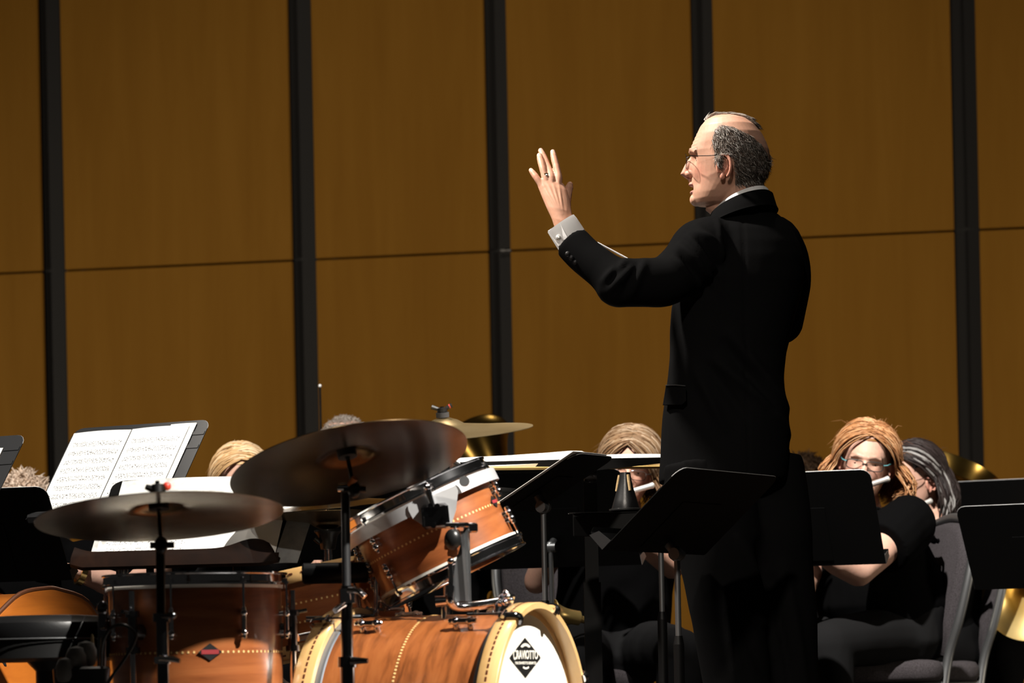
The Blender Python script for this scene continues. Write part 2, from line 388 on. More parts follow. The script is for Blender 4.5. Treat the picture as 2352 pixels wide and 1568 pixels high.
mb = MB(); p0 = wall_pt(1149, 575, -.01); p1 = wall_pt(1173, 574.4, -.01); mb.tube([p0, lerp(p0, p1, .4), lerp(p0, p1, .42), lerp(p0, p1, .6), lerp(p0, p1, .62), p1], [.008, .008, .0045, .0045, .006, .006]); part(mb, 'joining_pin', M_steel, wallroot, label='small steel pin in the gap')
# ================================================================== drum kit
def img_frame(o, a, b, Y):      # z up, x along a->b in the picture plane at depth Y, y away
    ex = (P(*b, Y) - P(*a, Y)).normalized(); ey = Vector((0, 1, 0)); ez = ex.cross(ey).normalized()
    return frame(P(*o, Y), ex, ey, ez)
def ring_at(mb, prof, seg=64, **k): mb.lathe(prof, None, seg, True, **k)
def hoop_metal(z, R, s):       # s=+1 top hoop, -1 bottom
    mb = MB(); a = R+.004
    ring_at(mb, [(a, z), (a+.010, z), (a+.010, z+s*.004), (a+.007, z+s*.006), (a+.006, z+s*.020), (a+.009, z+s*.022), (a+.009, z+s*.025), (a+.002, z+s*.025), (a, z+s*.021)]); return mb
def hoop_wood(z, R, s, h=.030):
    mb = MB(); a = R+.003
    ring_at(mb, [(a, z-s*.012), (a+.0125, z-s*.012), (a+.0140, z-s*.010), (a+.0140, z+s*(h-.014)), (a+.0125, z+s*(h-.012)), (a, z+s*(h-.012))]); return mb
def dots(R, z, n, size, a0=0, a1=2*PI):
    mb = MB()
    for k in range(n):
        t = a0 + (a1-a0)*k/n; Mx = Matrix.Rotation(t, 4, 'Z') @ Matrix.Translation((R, 0, z))
        mb.box((0, 0, 0), (.0012, size[0], size[1])); mb.v[-1] = xf(Mx, mb.v[-1])
    return mb
def lug_mesh(L):
    mb = MB()                    # at local +x, tube along z, centred
    for z in (-L/2+.006, L/2-.006):
        mb.cyl((0, 0, z), (.012, 0, z), .0062, .0050, 12); mb.ell((.0135, 0, z), (.0075, .0075, .0075), None, 12, 8)
    mb.tube([(.0135, 0, -L/2-.006), (.0135, 0, -L/2-.004), (.0135, 0, L/2+.004), (.0135, 0, L/2+.006)], [.0035, .0052, .0052, .0035], 12)
    return mb.mesh('lug')
def rod_mesh(L, up=1):
    mb = MB(); mb.cyl((0, 0, 0), (0, 0, up*L), .0026, .0026, 8); mb.cyl((0, 0, up*(L-.001)), (0, 0, up*(L+.003)), .0062, .0062, 12); mb.box((0, 0, up*(L+.006)), (.006, .006, .007), ch=.001)
    return mb.mesh('tension_rod')
def badge(root, R, z, ang, s=.017):
    Mx = Matrix.Rotation(ang, 4, 'Z') @ Matrix.Translation((R+.0015, 0, z)) @ Matrix.Rotation(PI/2, 4, 'Y') @ Matrix.Rotation(PI/2, 4, 'Z')
    mb = MB(); mb.plate([(0, -s), (s*1.35, 0), (0, s), (-s*1.35, 0)], .002, Mx); b = part(mb, 'badge', M_print, root, True, label='black diamond badge with red band')
    mb = MB(); mb.plate([(-s, -s*.25), (s, -s*.25), (s, s*.25), (-s, s*.25)], .0008, Mx @ Matrix.Translation((0, 0, .0013))); part(mb, 'badge_band', M_printr, b, True)
def drum(root, R, D, nl, shell, hoop, lugs, inlays, a0=0., headm=M_head, bandz=None):
    mb = MB(); ring_at(mb, [(R-.006, 0), (R, .001), (R, D-.001), (R-.006, D)], 96); part(mb, 'shell', shell, root, True)
    for z, s in ((D, 1), (0, -1)):
        mb = MB(); mb.lathe([(R+.003, z-s*.006), (R+.003, z), (R-.002, z+s*.004), (R-.02, z+s*.003), (.0001, z+s*.003)], None, 64); part(mb, 'head', headm, root, True)
        if hoop == 'metal': part(hoop_metal(z, R, s), 'hoop', M_chrome, root, True)
        else:
            h = part(hoop_wood(z, R, s), 'hoop', M_maple, root, True)
            part(dots(R+.0172, z+s*.007, 44, (.0085, .0035)), 'hoop_inlay', M_inlayd, h, True)
    for z in inlays:
        part(dots(R+.0002, z, 96, (.0035, .0042)), 'inlay', M_inlay, root, True)
    lm = {}; 
    for L, z, rods in lugs:
        if L not in lm: lm[L] = fin(lug_mesh(L), M_chrome)
        ru = None
        for k in range(nl):
            R4 = Matrix.Rotation(a0 + 2*PI*k/nl, 4, 'Z')
            link('lug', lm[L], root, R4 @ Matrix.Translation((R, 0, z)))
            for up in rods:
                end = (D+.004) if up > 0 else -.004; st = z + up*(L/2+.004); ln = abs(end-st)
                key = ('r', L, up, round(ln, 4))
                if key not in lm: lm[key] = fin(rod_mesh(ln, up), M_chrome)
                link('tension_rod', lm[key], root, R4 @ Matrix.Translation((R+.0135, 0, st)))

# ---- floor tom
YF = 6.9; sF = S(YF)
RF = (650-245)/2/sF - .004
M_ft = img_frame((448, 1348), (245, 1352), (650, 1344), YF); DF = .30
M_ft = M_ft @ Matrix.Translation((0, 0, -DF))
ft = thing('floor_tom', 'walnut floor tom drum with pale dotted inlay, below the left crash cymbal', 'drum', M_ft, 'drum kit drums')
drum(ft, RF, DF, 8, M_walnut, 'metal', [(.05, DF-.075, (1,)), (.05, .075, (-1,))], [DF-.131], math.radians(-67.5+13))
badge(ft, RF, DF-.131, math.radians(-76))
legm = None
for k, a in enumerate((-4, 116, 236)):
    t = math.radians(a); c, s_ = math.cos(t), math.sin(t); r = RF+.022
    mb = MB(); zt = DF-.01; zb = -(MW[ft].translation.z)+.012
    mb.tube([(r*c, r*s_, zt), (r*c, r*s_, -.02), ((r+.03)*c, (r+.03)*s_, -.07), ((r+.03)*c, (r+.03)*s_, zb)], .0065, 12); lg = part(mb, 'leg', M_chrome, ft, True)
    mb = MB(); 
    for z in (DF-.055, DF-.125): mb.tube([((r)*c, (r)*s_, z-.006), (r*c, r*s_, z+.006)], .014, 16)
    mb.tube([(r*c, r*s_, DF-.06), (r*c, r*s_, DF-.12)], .0095, 14); mb.cyl((RF*c, RF*s_, DF-.09), (r*c, r*s_, DF-.09), .016, .012)
    mb.cyl((r*c, r*s_, DF-.055), ((r+.03)*c, (r+.03)*s_, DF-.05), .004); part(mb, 'leg_bracket', M_dchrome, ft, True)
    mb = MB(); mb.lathe([(.001, zb-.012), (.014, zb-.012), (.013, zb+.02), (.007, zb+.025)], Matrix.Translation(((r+.03)*c, (r+.03)*s_, 0)), 14); part(mb, 'rubber_foot', M_cable, lg, True)

# ---- bass drum
YB = 6.95; ang = math.radians(69)
ax = Vector((math.sin(ang), -math.cos(ang), 0)).normalized()          # axis towards the front head
RB = .258; DB = .365
ctr = P(1208, 1560, YB); ctr.z = RB + .03
M_bd = frame(ctr - ax*DB, Vector((0, 0, 1)), ax.cross(Vector((0, 0, 1))), ax)
bd = thing('bass_drum', 'walnut bass drum lying on its side with maple hoops and diamond logo', 'drum', M_bd, 'drum kit drums')
mb = MB(); ring_at(mb, [(RB-.007, 0), (RB, .001), (RB, DB-.001), (RB-.007, DB)], 128); part(mb, 'shell', M_walnut_b, bd, True)
part(dots(RB+.0002, DB/2-.01, 190, (.004, .0042)), 'inlay', M_inlay, bd, True)
for z, s_, nm in ((DB, 1, 'front_head'), (0, -1, 'batter_head')):
    mb = MB(); mb.lathe([(RB+.004, z-s_*.008), (RB+.004, z), (RB-.003, z+s_*.005), (RB-.03, z+s_*.003), (.0001, z+s_*.003)], None, 96); part(mb, nm, M_head, bd, True)
    mb = MB(); ring_at(mb, [(RB+.0035, z-s_*.022), (RB+.0065, z-s_*.020), (RB+.0075, z), (RB+.0045, z)], 96); part(mb, 'flesh_hoop', M_bluesteel, bd, True)
    mb = MB(); a = RB+.008; h0, h1 = z-s_*.008, z+s_*.034
    ring_at(mb, [(a, h0), (a+.011, h0), (a+.0125, h0+s_*.002), (a+.0125, h1-s_*.002), (a+.011, h1), (a, h1), (a, z+s_*.006), (RB-.004, z+s_*.006), (RB-.004, z+s_*.003), (a, z+s_*.003)], 128)
    hp = part(mb, 'hoop', M_maple, bd, True)
    part(dots(RB+.0205, z+s_*.011, 120, (.0095, .0042)), 'hoop_inlay', M_inlayd, hp, True)
clm = None; 
for s_, z in ((1, DB), (-1, 0)):
    for k in range(8):
        t = math.radians(-17+45*k)
        R4 = Matrix.Rotation(t, 4, 'Z'); r = RB+.0215
        mb = MB(); mb.tube(bez([(r-.012, 0, z+s_*.037), (r-.002, 0, z+s_*.040), (r+.004, 0, z+s_*.033), (r+.005, 0, z+s_*.012), (r+.006, 0, z-s_*.002)], 4), .0062, 8, flat=1.5)
        mb.cyl((r+.008, 0, z+s_*.004), (r+.008, 0, z-s_*.07), .0032); mb.tube([(r+.008, -.012, z+s_*.008), (r+.008, .012, z+s_*.008)], .0042, 10)
        me = fin(mb.mesh('claw_hook'), M_chrome); link('claw_hook', me, bd, R4)
lugB = fin(lug_mesh(.038), M_chrome)
for k in range(8):
    for z in (.082, DB-.082):
        link('lug', lugB, bd, Matrix.Rotation(math.radians(-17+45*k), 4, 'Z') @ Matrix.Translation((RB, 0, z)) @ Matrix.Scale(1.2, 4))
# spurs
for sgn in (-1, 1):
    mb = MB(); t = sgn*1.9; p0 = Vector((RB*math.cos(t), RB*math.sin(t), DB-.09)); p1 = Vector((-ctr.z+.01, (RB+.13)*sgn, DB+.03))
    mb.tube([p0, p1], .007); mb.ell(p1, (.011, .011, .011)); mb.cyl(p0*.97, p0*1.03, .02); part(mb, 'spur', M_chrome, bd, True)
# logo on the front head
def text_mesh(txt, size, font_ext=.0):
    c = bpy.data.curves.new('t', 'FONT'); c.body = txt; c.size = size; c.align_x = 'CENTER'; c.align_y = 'CENTER'; c.offset = size*.02; c.extrude = .0003
    o = bpy.data.objects.new('t', c); COL.objects.link(o); dg = bpy.context.evaluated_depsgraph_get()
    me = bpy.data.meshes.new_from_object(o.evaluated_get(dg)); bpy.data.objects.remove(o); return me
# local frame on head: x right in picture, y up
def head_frame(px, py):
    n = ax; org = P(px, py, YB); 
    # intersect the ray with the head plane
    h0 = MW[bd] @ Vector((0, 0, DB+.0035)); d = org - Vector((0, 0, EYE)); e = Vector((0, 0, EYE)); k = (h0-e).dot(n)/d.dot(n); p = e + d*k
    x = Vector((0, 0, 1)).cross(n).normalized(); return frame(p, x, n.cross(x), n)
LF = MW[bd].inverted() @ head_frame(1206, 1510)
hw = .100; hh = .040
cs = ax.dot(Vector((0, -1, 0)))
hw = 36.5/S(YB)/max(.2, cs); hh = 46/S(YB)
r_ = .1
dm = [(0, -hh), (hw*.93, -hh*.07), (hw*.97, 0), (hw*.93, hh*.07), (0, hh), (-hw*.93, hh*.07), (-hw*.97, 0), (-hw*.93, -hh*.07)]
mb = MB(); mb.plate(dm, .0008, LF @ Matrix.Translation((0, 0, .0006))); lg = part(mb, 'logo_badge', M_print, bd, True, label='black diamond logo with cream lettering')
for txt, w_, yy, hgt in (('CRAVIOTTO', hw*1.56, .006, .0175), ('THE CRAVIOTTO DRUM CO.', hw*1.36, -.0105, .0055)):
    me = text_mesh(txt, .05); v = getv(me); v[:, 0] *= w_/(v[:, 0].max()-v[:, 0].min()); c_ = (v[:, 1].max()+v[:, 1].min())/2
    v[:, 1] = (v[:, 1]-c_)*hgt/(v[:, 1].max()-v[:, 1].min()); 
    if txt == 'CRAVIOTTO': v[:, 1] *= 1 + .35*np.clip((-v[:, 0]/(w_/2)-.72)/.28, 0, 1)
    v[:, 1] += yy; v[:, 2] += .0014; setv(me, xf(LF, v)); fin(me, M_printw, False); link('lettering', me, lg)
for rr, yy, a_, hw2 in ((.020, .018, .65, .0022), (.016, .018, .6, .0022), (.016, -.014, -.5, .0022)):
    mb = MB(); sgn = 1 if a_ > 0 else -1; n_ = 14; vs = []
    for i in range(n_+1):
        t = PI/2*sgn + (i/n_-.5)*2*abs(a_)*1.2
        for r2 in (rr-hw2/2*1.6, rr+hw2/2*1.6): vs.append((r2*math.cos(t)*hw/hh*.8, yy+(r2*math.sin(t)-rr*sgn*.55), .0016))
    mb.add(xf(LF, np.array(vs)), [(2*i, 2*i+1, 2*i+3, 2*i+2) for i in range(n_)]); part(mb, 'arched_mark', M_printw, lg, True, smooth=False)

# ---- rack tom
YT = 7.15; sT = S(YT)
RT = .150; DT = .148
M_rt = img_frame((1032, 1302), (805, 1243), (1130, 1085), YT)
rt = thing('rack_tom', 'small walnut tom drum tilted left under a silver rim mount', 'drum', M_rt, 'drum kit drums')
drum(rt, RT, DT, 6, M_walnut, 'metal', [(.026, DT-.046, (1,)), (.026, .040, (-1,))], [DT/2], math.radians(-75))
badge(rt, RT, DT/2+.004, math.radians(-22), .013)
mb = MB(); b0, b1 = DT-.030, DT-.004; rb = RT+.018
mb.lathe([(rb, b0), (rb+.003, b0), (rb+.003, b1), (rb, b1)], None, 72, True, math.radians(-190), math.radians(10)); mount = part(mb, 'rim_mount_band', M_alu, rt, True)
def tpx(px, py):        # picture point -> tom local x,z (plane through the drum axis)
    q = MW[rt].inverted() @ P(px, py, YT-.19); return (q.x, q.z)
pl = [tpx(*q) for q in ((938, 1172), (948, 1190), (968, 1203), (1002, 1212), (1034, 1212), (1047, 1170), (1052, 1125), (1046, 1113), (936, 1160))]
mb = MB(); mb.plate(pl, .004, Matrix.Translation((0, -(RT+.020), 0)) @ Matrix.Rotation(PI/2, 4, 'X')); part(mb, 'mount_plate', M_alu, rt, True, smooth=False)
mb = MB(); q = tpx(1066, 1103); mb.cyl((q[0], -(RT*.97+.012), q[1]), (q[0], -(RT*.97+.024), q[1]), .011, .010, 20); part(mb, 'mount_medallion', M_greysteel, rt, True)
mb = MB(); yb = -(RT+.030); q = tpx(1000, 1185); qa = tpx(981, 1117)
mb.box((q[0], yb, q[1]), (.055, .03, .05), Matrix.Rotation(.35, 4, 'Y'), .006); 
for dx, dz in ((-.018, .012), (.012, .016), (.018, -.01), (-.012, -.016), (.0, .022)): mb.cyl((q[0]+dx, yb-.014, q[1]+dz), (q[0]+dx, yb-.024, q[1]+dz), .0055)
part(mb, 'bracket', M_dchrome, rt, True)
mb = MB(); mb.cyl((qa[0], yb, qa[1]), (q[0], yb, q[1]), .0065); mb.ell((qa[0], yb, qa[1]), (.009, .009, .009)); part(mb, 'tee_bolt', M_chrome, rt, True)

# tom holder: flat post rising from the bass drum plate
YH = 6.93
hold = thing('tom_holder', 'grey flat tom post on chrome bar clamped over the bass drum', 'tom holder', P(1055, 1440, YH))
mb = MB(); w_ = .5
pp = [P(1035, 1380, YH), P(1078, 1380, YH), P(1074, 1215, YH), P(1066, 1206, YH), P(1058, 1250, YH), P(1046, 1290, YH)]
mb.add([tuple(p) for p in pp] + [tuple(p + Vector((.004, .016, 0))) for p in pp], [(0, 1, 2, 3, 4, 5), tuple(range(11, 5, -1))] + [(i, i+6, (i+1) % 6+6, (i+1) % 6) for i in range(6)]); part(mb, 'post', M_greysteel, hold, smooth=False)
mb = MB(); mb.box(P(1058, 1300, YH)+Vector((.008, -.004, 0)), (.006, .006, .14), Matrix.Rotation(-.05, 4, 'Y')); part(mb, 'post_rib', M_steel, hold, smooth=False)
mb = MB(); mb.ell(P(1040, 1238, YH-.02), (.017, .014, .021)); mb.cyl(P(1040, 1238, YH-.02), P(1048, 1225, YH+.02), .010); part(mb, 'knob', M_plastic, hold)
mb = MB(); mb.box(P(1050, 1206, YH), (.048, .03, .010), None, .002); mb.box(P(1086, 1212, YH+.01), (.02, .02, .02), None, .003); part(mb, 'top_clamp', M_chrome, hold)
mb = MB(); mb.tube(bez([P(1034, 1290, YH-.012), P(1036, 1330, YH-.012), P(1035, 1352, YH-.012)], 5), .005); mb.ell(P(1035, 1288, YH-.012), (.007, .007, .007)); part(mb, 'wing_bolt', M_chrome, hold)
mb = MB(); mb.tube(bez([P(1034, 1345, YH-.01), P(1034, 1378, YH-.01), P(1050, 1392, YH), P(1090, 1391, YH), P(1150, 1382, YH+.01)], 6), .0095, 14); mb.cyl(P(1000, 1381, YH), P(1034, 1378, YH), .011, .009); mb.cyl(P(897, 1381, YH), P(930, 1379, YH), .006) if False else None
part(mb, 'cross_bar', M_chrome, hold)
mb = MB(); mb.cyl(P(1094, 1395, YH), P(1092, 1440, YH), .006); mb.cyl(P(1020, 1390, YH+.02), P(1021, 1440, YH+.02), .006); mb.cyl(P(1143, 1388, YH), P(1141, 1440, YH), .007); part(mb, 'support_rod', M_chrome, hold)
mb = MB()
for (a, b) in ((1152, 1372), (1162, 1362), (1160, 1382), (1166, 1370), (1164, 1392), (1172, 1378), (1150, 1384), (1175, 1395)):
    mb.ell(P(a, b, YH-.01*(a % 3)), (.0075, .0075, .0075), None, 10, 8)
mb.box(P(1163, 1390, YH), (.024, .03, .05), Matrix.Rotation(.3, 4, 'Y'), .004); mb.cyl(P(1165, 1395, YH), P(1195, 1412, YH), .007)
part(mb, 'wing_clamp', M_chrome, hold)
mb = MB(); mb.cyl(P(1045, 1432, YH), P(1180, 1421, YH), .007); part(mb, 'rail', M_chrome, hold)

# ---- snare drum
YS = 7.45; RS = .172; DS = .150
M_sn = img_frame((770, 1478), (575, 1318), (695, 1293), YS)
sn = thing('snare_drum', 'snare drum with pale maple hoops behind the black block and rods', 'drum', M_sn, 'drum kit drums')
drum(sn, RS, DS, 8, M_walnut, 'wood', [(.05, DS/2, (1, -1))], [DS/2+.02, DS/2-.02], math.radians(-112))
mb = MB(); 
for k in range(3):
    t = 2*PI*k/3+.4; b_ = MW[sn] @ Vector((.9*RS*math.cos(t), .9*RS*math.sin(t), -.03)); mb.tube(bez([MW[sn] @ Vector((1.1*RS*math.cos(t), 1.1*RS*math.sin(t), .02)), b_ + Vector((0, 0, -.03)), MW[sn] @ Vector((0, 0, -.14))], 5), .007)
c0 = MW[sn] @ Vector((0, 0, -.14)); fl = Vector((c0.x, c0.y, 0))
ss = thing('snare_stand', 'chrome tripod basket stand carrying the snare drum', 'drum stand', fl)
part(mb, 'basket_arm', M_chrome, ss)
mb = MB(); mb.cyl(c0, fl + Vector((0, 0, .1)), .012); part(mb, 'tube', M_chrome, ss)
for k in range(3):
    t = 2*PI*k/3+1.2; mb = MB(); mb.cyl(fl + Vector((0, 0, .16)), fl + Vector((.2*math.cos(t), .2*math.sin(t), .012)), .007); part(mb, 'leg', M_chrome, ss)
mb = MB(); mb.cyl(P(684, 1464, 7.2), P(792, 1441, 7.25), .0085); mb.ell(P(755, 1452, 7.2), (.012, .01, .01)); part(mb, 'adjusting_arm', M_chrome, ss)

# ---- cymbals
def cym_profile(r):
    rb = r*.23; out = [(.006, .030), (.015, .0295), (rb*.7, .024), (rb*.92, .018), (rb*1.05, .0145)]
    for k in range(1, 15): q = k/14; out.append((lerp(rb*1.05, r, q), .0145*(1-q)**1.25 - .002*q))
    return out
def cymbal_M(c, a, b, ratio, Y):
    e = (P(*b, Y)-P(*a, Y)).normalized(); ctr_ = P(*c, Y); vd = (ctr_-Vector((0, 0, EYE))).normalized()
    up = (e.cross(vd)); up = up if up.z > 0 else -up; up.normalize()
    n = (up*math.sqrt(1-ratio*ratio) + vd*ratio).normalized(); return zframe(ctr_, n, e)
def cymbal(label, M, r, m=None):
    pr = cym_profile(r); th = .0014
    mb = MB(); mb.lathe(pr + [(x, z-th) for x, z in reversed(pr)], None, 96, True); me = fin(mb.mesh('cymbal'), m or M_bronze, True, 60)
    o = link('cymbal', me, None, M); return setp(o, label, 'cymbal', 'drum kit cymbals')
def cym_stand(label, M, pole, Ybase, nutcol, k=1.0):
    """tilter under and above the cymbal, then a pole down to a tripod; pole = list of world points"""
    base = Vector((pole[-1].x, pole[-1].y, 0)); t = thing('cymbal_stand', label, 'cymbal stand', base, 'cymbal stands of the drum kit')
    c = M.translation; n = Vector(M.col[2][:3])
    mb = MB(); mb.cyl(c - n*.055, c + n*(.04+.025*k), .0042); part(mb, 'threaded_rod', M_dchrome, t)
    mb = MB(); mb.lathe([(.005, .0315), (.008+.01*k, .0315), (.008+.01*k, .042), (.005, .042)], M, 20, True); mb.lathe([(.005, .012), (.019, .012), (.019, .026), (.005, .026)], M, 20, True); part(mb, 'felt_washer', M_darkfelt, t)
    mb = MB(); mb.lathe([(.004, .043), (.011, .043), (.011, .043+.015*k), (.004, .043+.015*k)], M, 14, True)
    x = Vector(M.col[0][:3])
    for s_ in (-1, 1): mb.tube([c + n*.05 + x*.008*s_, c + n*.056 + x*.022*s_], [.007*k, .005], 8)
    part(mb, 'wing_nut', M_plastic, t)
    mb = MB(); mb.ell(c + n*.054 + x*.017, (.008*k, .008*k, .008*k), None, 10, 8); part(mb, 'nut_cap', nutcol, t, label='coloured cap')
    mb = MB(); j = c - n*.055; mb.ell(j, (.013, .012, .017)); mb.tube([j, pole[0]], [.009, .010], 12); mb.cyl(j - Vector((.02, 0, 0)), j + Vector((.024, 0, 0)), .006); part(mb, 'tilter', M_plastic, t)
    return t
# left crash
M_c1 = cymbal_M((366, 1184), (80, 1198), (650, 1167), .195, 6.4)
cymbal('left crash cymbal showing its bronze underside below the sheet music', M_c1, 286/S(6.4))
j1 = P(368, 1250, 6.4)
pole1 = [j1, Vector((j1.x, 6.4, .0))]
t = cym_stand('black cymbal stand in front of the floor tom', M_c1, [j1, Vector((j1.x-.003, 6.4, .2))], 6.4, M_red)
mb = MB(); b0 = P(366, 1290, 6.4); mb.cyl(j1, P(370, 1420, 6.4), .0085); part(mb, 'upper_tube', M_blkgrey, t)
mb = MB(); lo = P(372, 1420, 6.4); mb.cyl(lo, Vector((lo.x, 6.4, .12)), .011); part(mb, 'lower_tube', M_dchrome, t)
mb = MB(); mb.cyl(P(371, 1408, 6.4), P(371, 1428, 6.4), .016); mb.cyl(P(371, 1414, 6.39), P(396, 1413, 6.38), .006); mb.ell(P(397, 1413, 6.38), (.007, .007, .007)); part(mb, 'height_clamp', M_dchrome, t)
mb = MB(); mb.cyl(P(373, 1508, 6.4), P(373, 1524, 6.4), .0155); mb.tube([P(366, 1511, 6.385), P(398, 1513, 6.38), P(414, 1518, 6.375)], [.006, .006, .004]); part(mb, 'height_clamp', M_chrome, t)
for k in range(3):
    a = 2*PI*k/3+.5; mb = MB(); mb.cyl((lo.x, 6.4, .18), (lo.x+.26*math.cos(a), 6.4+.26*math.sin(a), .013), .008); part(mb, 'leg', M_dchrome, t)
# ride
M_c2 = cymbal_M((801, 1063), (529, 1115), (1073, 1011), .313, 6.75)
cymbal('large dark ride cymbal tilted over the rack tom and hi-hat', M_c2, 277/S(6.75), M_dbronze)
j2 = P(793, 1122, 6.75)
t = cym_stand('tall black cymbal stand rising in front of the bass drum', M_c2, [j2, Vector((j2.x, 6.72, .2))], 6.72, M_plastic)
pb = P(799, 1560, 6.72)
mb = MB(); mb.cyl(j2, P(796, 1350, 6.72), .0085); part(mb, 'upper_tube', M_blkgrey, t)
mb = MB(); mb.cyl(P(796, 1345, 6.72), P(798, 1525, 6.72), .0115); mb.cyl(P(798, 1520, 6.72), Vector((pb.x, 6.72, .1)), .014); part(mb, 'lower_tube', M_dchrome, t)
mb = MB(); mb.cyl(P(776, 1119, 6.74), P(806, 1118, 6.74), .009); part(mb, 'tilter_bolt', M_chrome, t)
mb = MB(); mb.tube([P(803, 1116, 6.735), P(815, 1098, 6.73)], [.006, .007], 10); part(mb, 'orange_tab', M_orange, t)
mb = MB(); mb.cyl(P(796, 1352, 6.72), P(797, 1385, 6.72), .0165); mb.tube(bez([P(800, 1355, 6.70), P(822, 1356, 6.69), P(838, 1370, 6.685)], 5), .0058); mb.tube(bez([P(790, 1388, 6.70), P(780, 1394, 6.69), P(770, 1402, 6.68)], 5), .0062); part(mb, 'height_clamp', M_chrome, t)
mb = MB(); mb.cyl(P(798, 1508, 6.72), P(798, 1532, 6.72), .0185); mb.cyl(P(806, 1517, 6.70), P(845, 1517, 6.69), .008, .005); part(mb, 'height_clamp', M_dchrome, t)
for k in range(3):
    a = 2*PI*k/3+2.3; mb = MB(); mb.cyl((pb.x, 6.72, .2), (pb.x+.27*math.cos(a), 6.72+.27*math.sin(a), .013), .008); part(mb, 'leg', M_dchrome, t)
# right crash
M_c3 = cymbal_M((1020, 992), (815, 1012), (1225, 975), -.075, 7.45)
cymbal('thin bronze crash cymbal jutting right behind the ride, seen edge-on', M_c3, 205/S(7.45), M_lbronze)
j3 = P(1022, 1040, 7.45)
t = cym_stand('cymbal stand with red wing nut behind the rack tom', M_c3, [j3, Vector((j3.x, 7.45, .2))], 7.45, M_red, .6)
mb = MB(); mb.cyl(j3, Vector((j3.x, 7.45, .1)), .010); part(mb, 'tube', M_dchrome, t)
for k in range(3):
    a = 2*PI*k/3+.2; mb = MB(); mb.cyl((j3.x, 7.45, .2), (j3.x+.22*math.cos(a), 7.45+.22*math.sin(a), .013), .008); part(mb, 'leg', M_dchrome, t)
# hi-hat
YHH = 7.75; M_h = cymbal_M((752, 1184), (560, 1188), (940, 1176), .05, YHH); rH = .18
M_hb = M_h.copy()
o = cymbal('lower hi-hat cymbal on its stand between the two large cymbals', M_hb @ Matrix.Rotation(PI, 4, 'X'), rH)
o = cymbal('upper hi-hat cymbal just below the ride cymbal edge', M_h @ Matrix.Translation((.012, 0, .022)) @ Matrix.Rotation(.07, 4, 'X') @ Matrix.Rotation(-.06, 4, 'Y'), rH)
hb = Vector((M_h.translation.x, YHH, 0)); t = thing('hi_hat_stand', 'hi-hat stand with black cup and chrome tube', 'cymbal stand', hb, 'cymbal stands of the drum kit')
c = M_h.translation
mb = MB(); mb.cyl(c + Vector((0, 0, -.04)), c + Vector((0, 0, .16)), .003); part(mb, 'pull_rod', M_chrome, t)
mb = MB(); mb.lathe([(.001, -.075), (.016, -.075), (.022, -.045), (.030, -.036), (.030, -.032), (.001, -.032)], Matrix.Translation(c), 20); mb.cyl(c + Vector((-.028, -.01, -.05)), c + Vector((-.016, -.01, -.06)), .006); part(mb, 'seat_cup', M_plastic, t)
mb = MB(); mb.cyl(c + Vector((0, 0, -.07)), hb + Vector((0, 0, .08)), .009); part(mb, 'tube', M_chrome, t)
for k in range(3):
    a = 2*PI*k/3; mb = MB(); mb.cyl(hb + Vector((0, 0, .2)), hb + Vector((.22*math.cos(a), .22*math.sin(a), .013)), .007); part(mb, 'leg', M_chrome, t)
mb = MB(); mb.box(hb + Vector((-.02, 0, .03)), (.26, .09, .02), Matrix.Rotation(.12, 4, 'Y'), .004); part(mb, 'pedal', M_greysteel, t)
# brush lying across the hi-hat
mb = MB(); p0, p1 = P(651, 1167, YHH-.05), P(800, 1158, YHH-.05); p0.z += .0; br = thing('brush', 'drum brush with white grip end lying across the hi-hat', 'drum brush', lerp(p0, p1, .5))
mb.tube([p0, lerp(p0, p1, .05), lerp(p0, p1, .06), lerp(p0, p1, .32)], [.006, .006, .0055, .0055], 12); part(mb, 'grip', M_white, br)
mb = MB(); mb.cyl(lerp(p0, p1, .32), p1, .0058); part(mb, 'sleeve', M_cable, br)

# ---- black block on chrome L rod, in front of snare
YK = 7.12
rod = thing('mounting_rod', 'bright chrome bent rod standing beside the rack tom', 'mounting rod', P(862, 1418, YK))
mb = MB(); mb.tube(bez([P(860, 1212, YK), P(864, 1300, YK), P(866, 1380, YK), P(862, 1408, YK), P(845, 1417, YK), P(780, 1419, YK), P(703, 1421, YK)], 8), .0058, 12); part(mb, 'bar', M_chrome, rod)
mb = MB(); mb.box(P(866, 1303, YK), (.034, .03, .022), None, .004)
for a, b in ((846, 1298), (866, 1293), (882, 1298), (850, 1310)): mb.ell(P(a, b, YK-.015), (.007, .006, .007), None, 10, 8)
mb.tube(bez([P(880, 1300, YK), P(893, 1292, YK-.01), P(899, 1305, YK-.012)], 5), .006); part(mb, 'clamp', M_dchrome, rod)
mb = MB(); q0, q1 = P(694, 1317, YK), P(846, 1314, YK); mb.tube([q0, lerp(q0, q1, .03), lerp(q0, q1, .97), q1], [.018, .0215, .0215, .019], 20, flat=.9)
solo(mb, 'percussion_block', M_blk, 'black horizontal block clamped in front of the snare drum', 'percussion block')
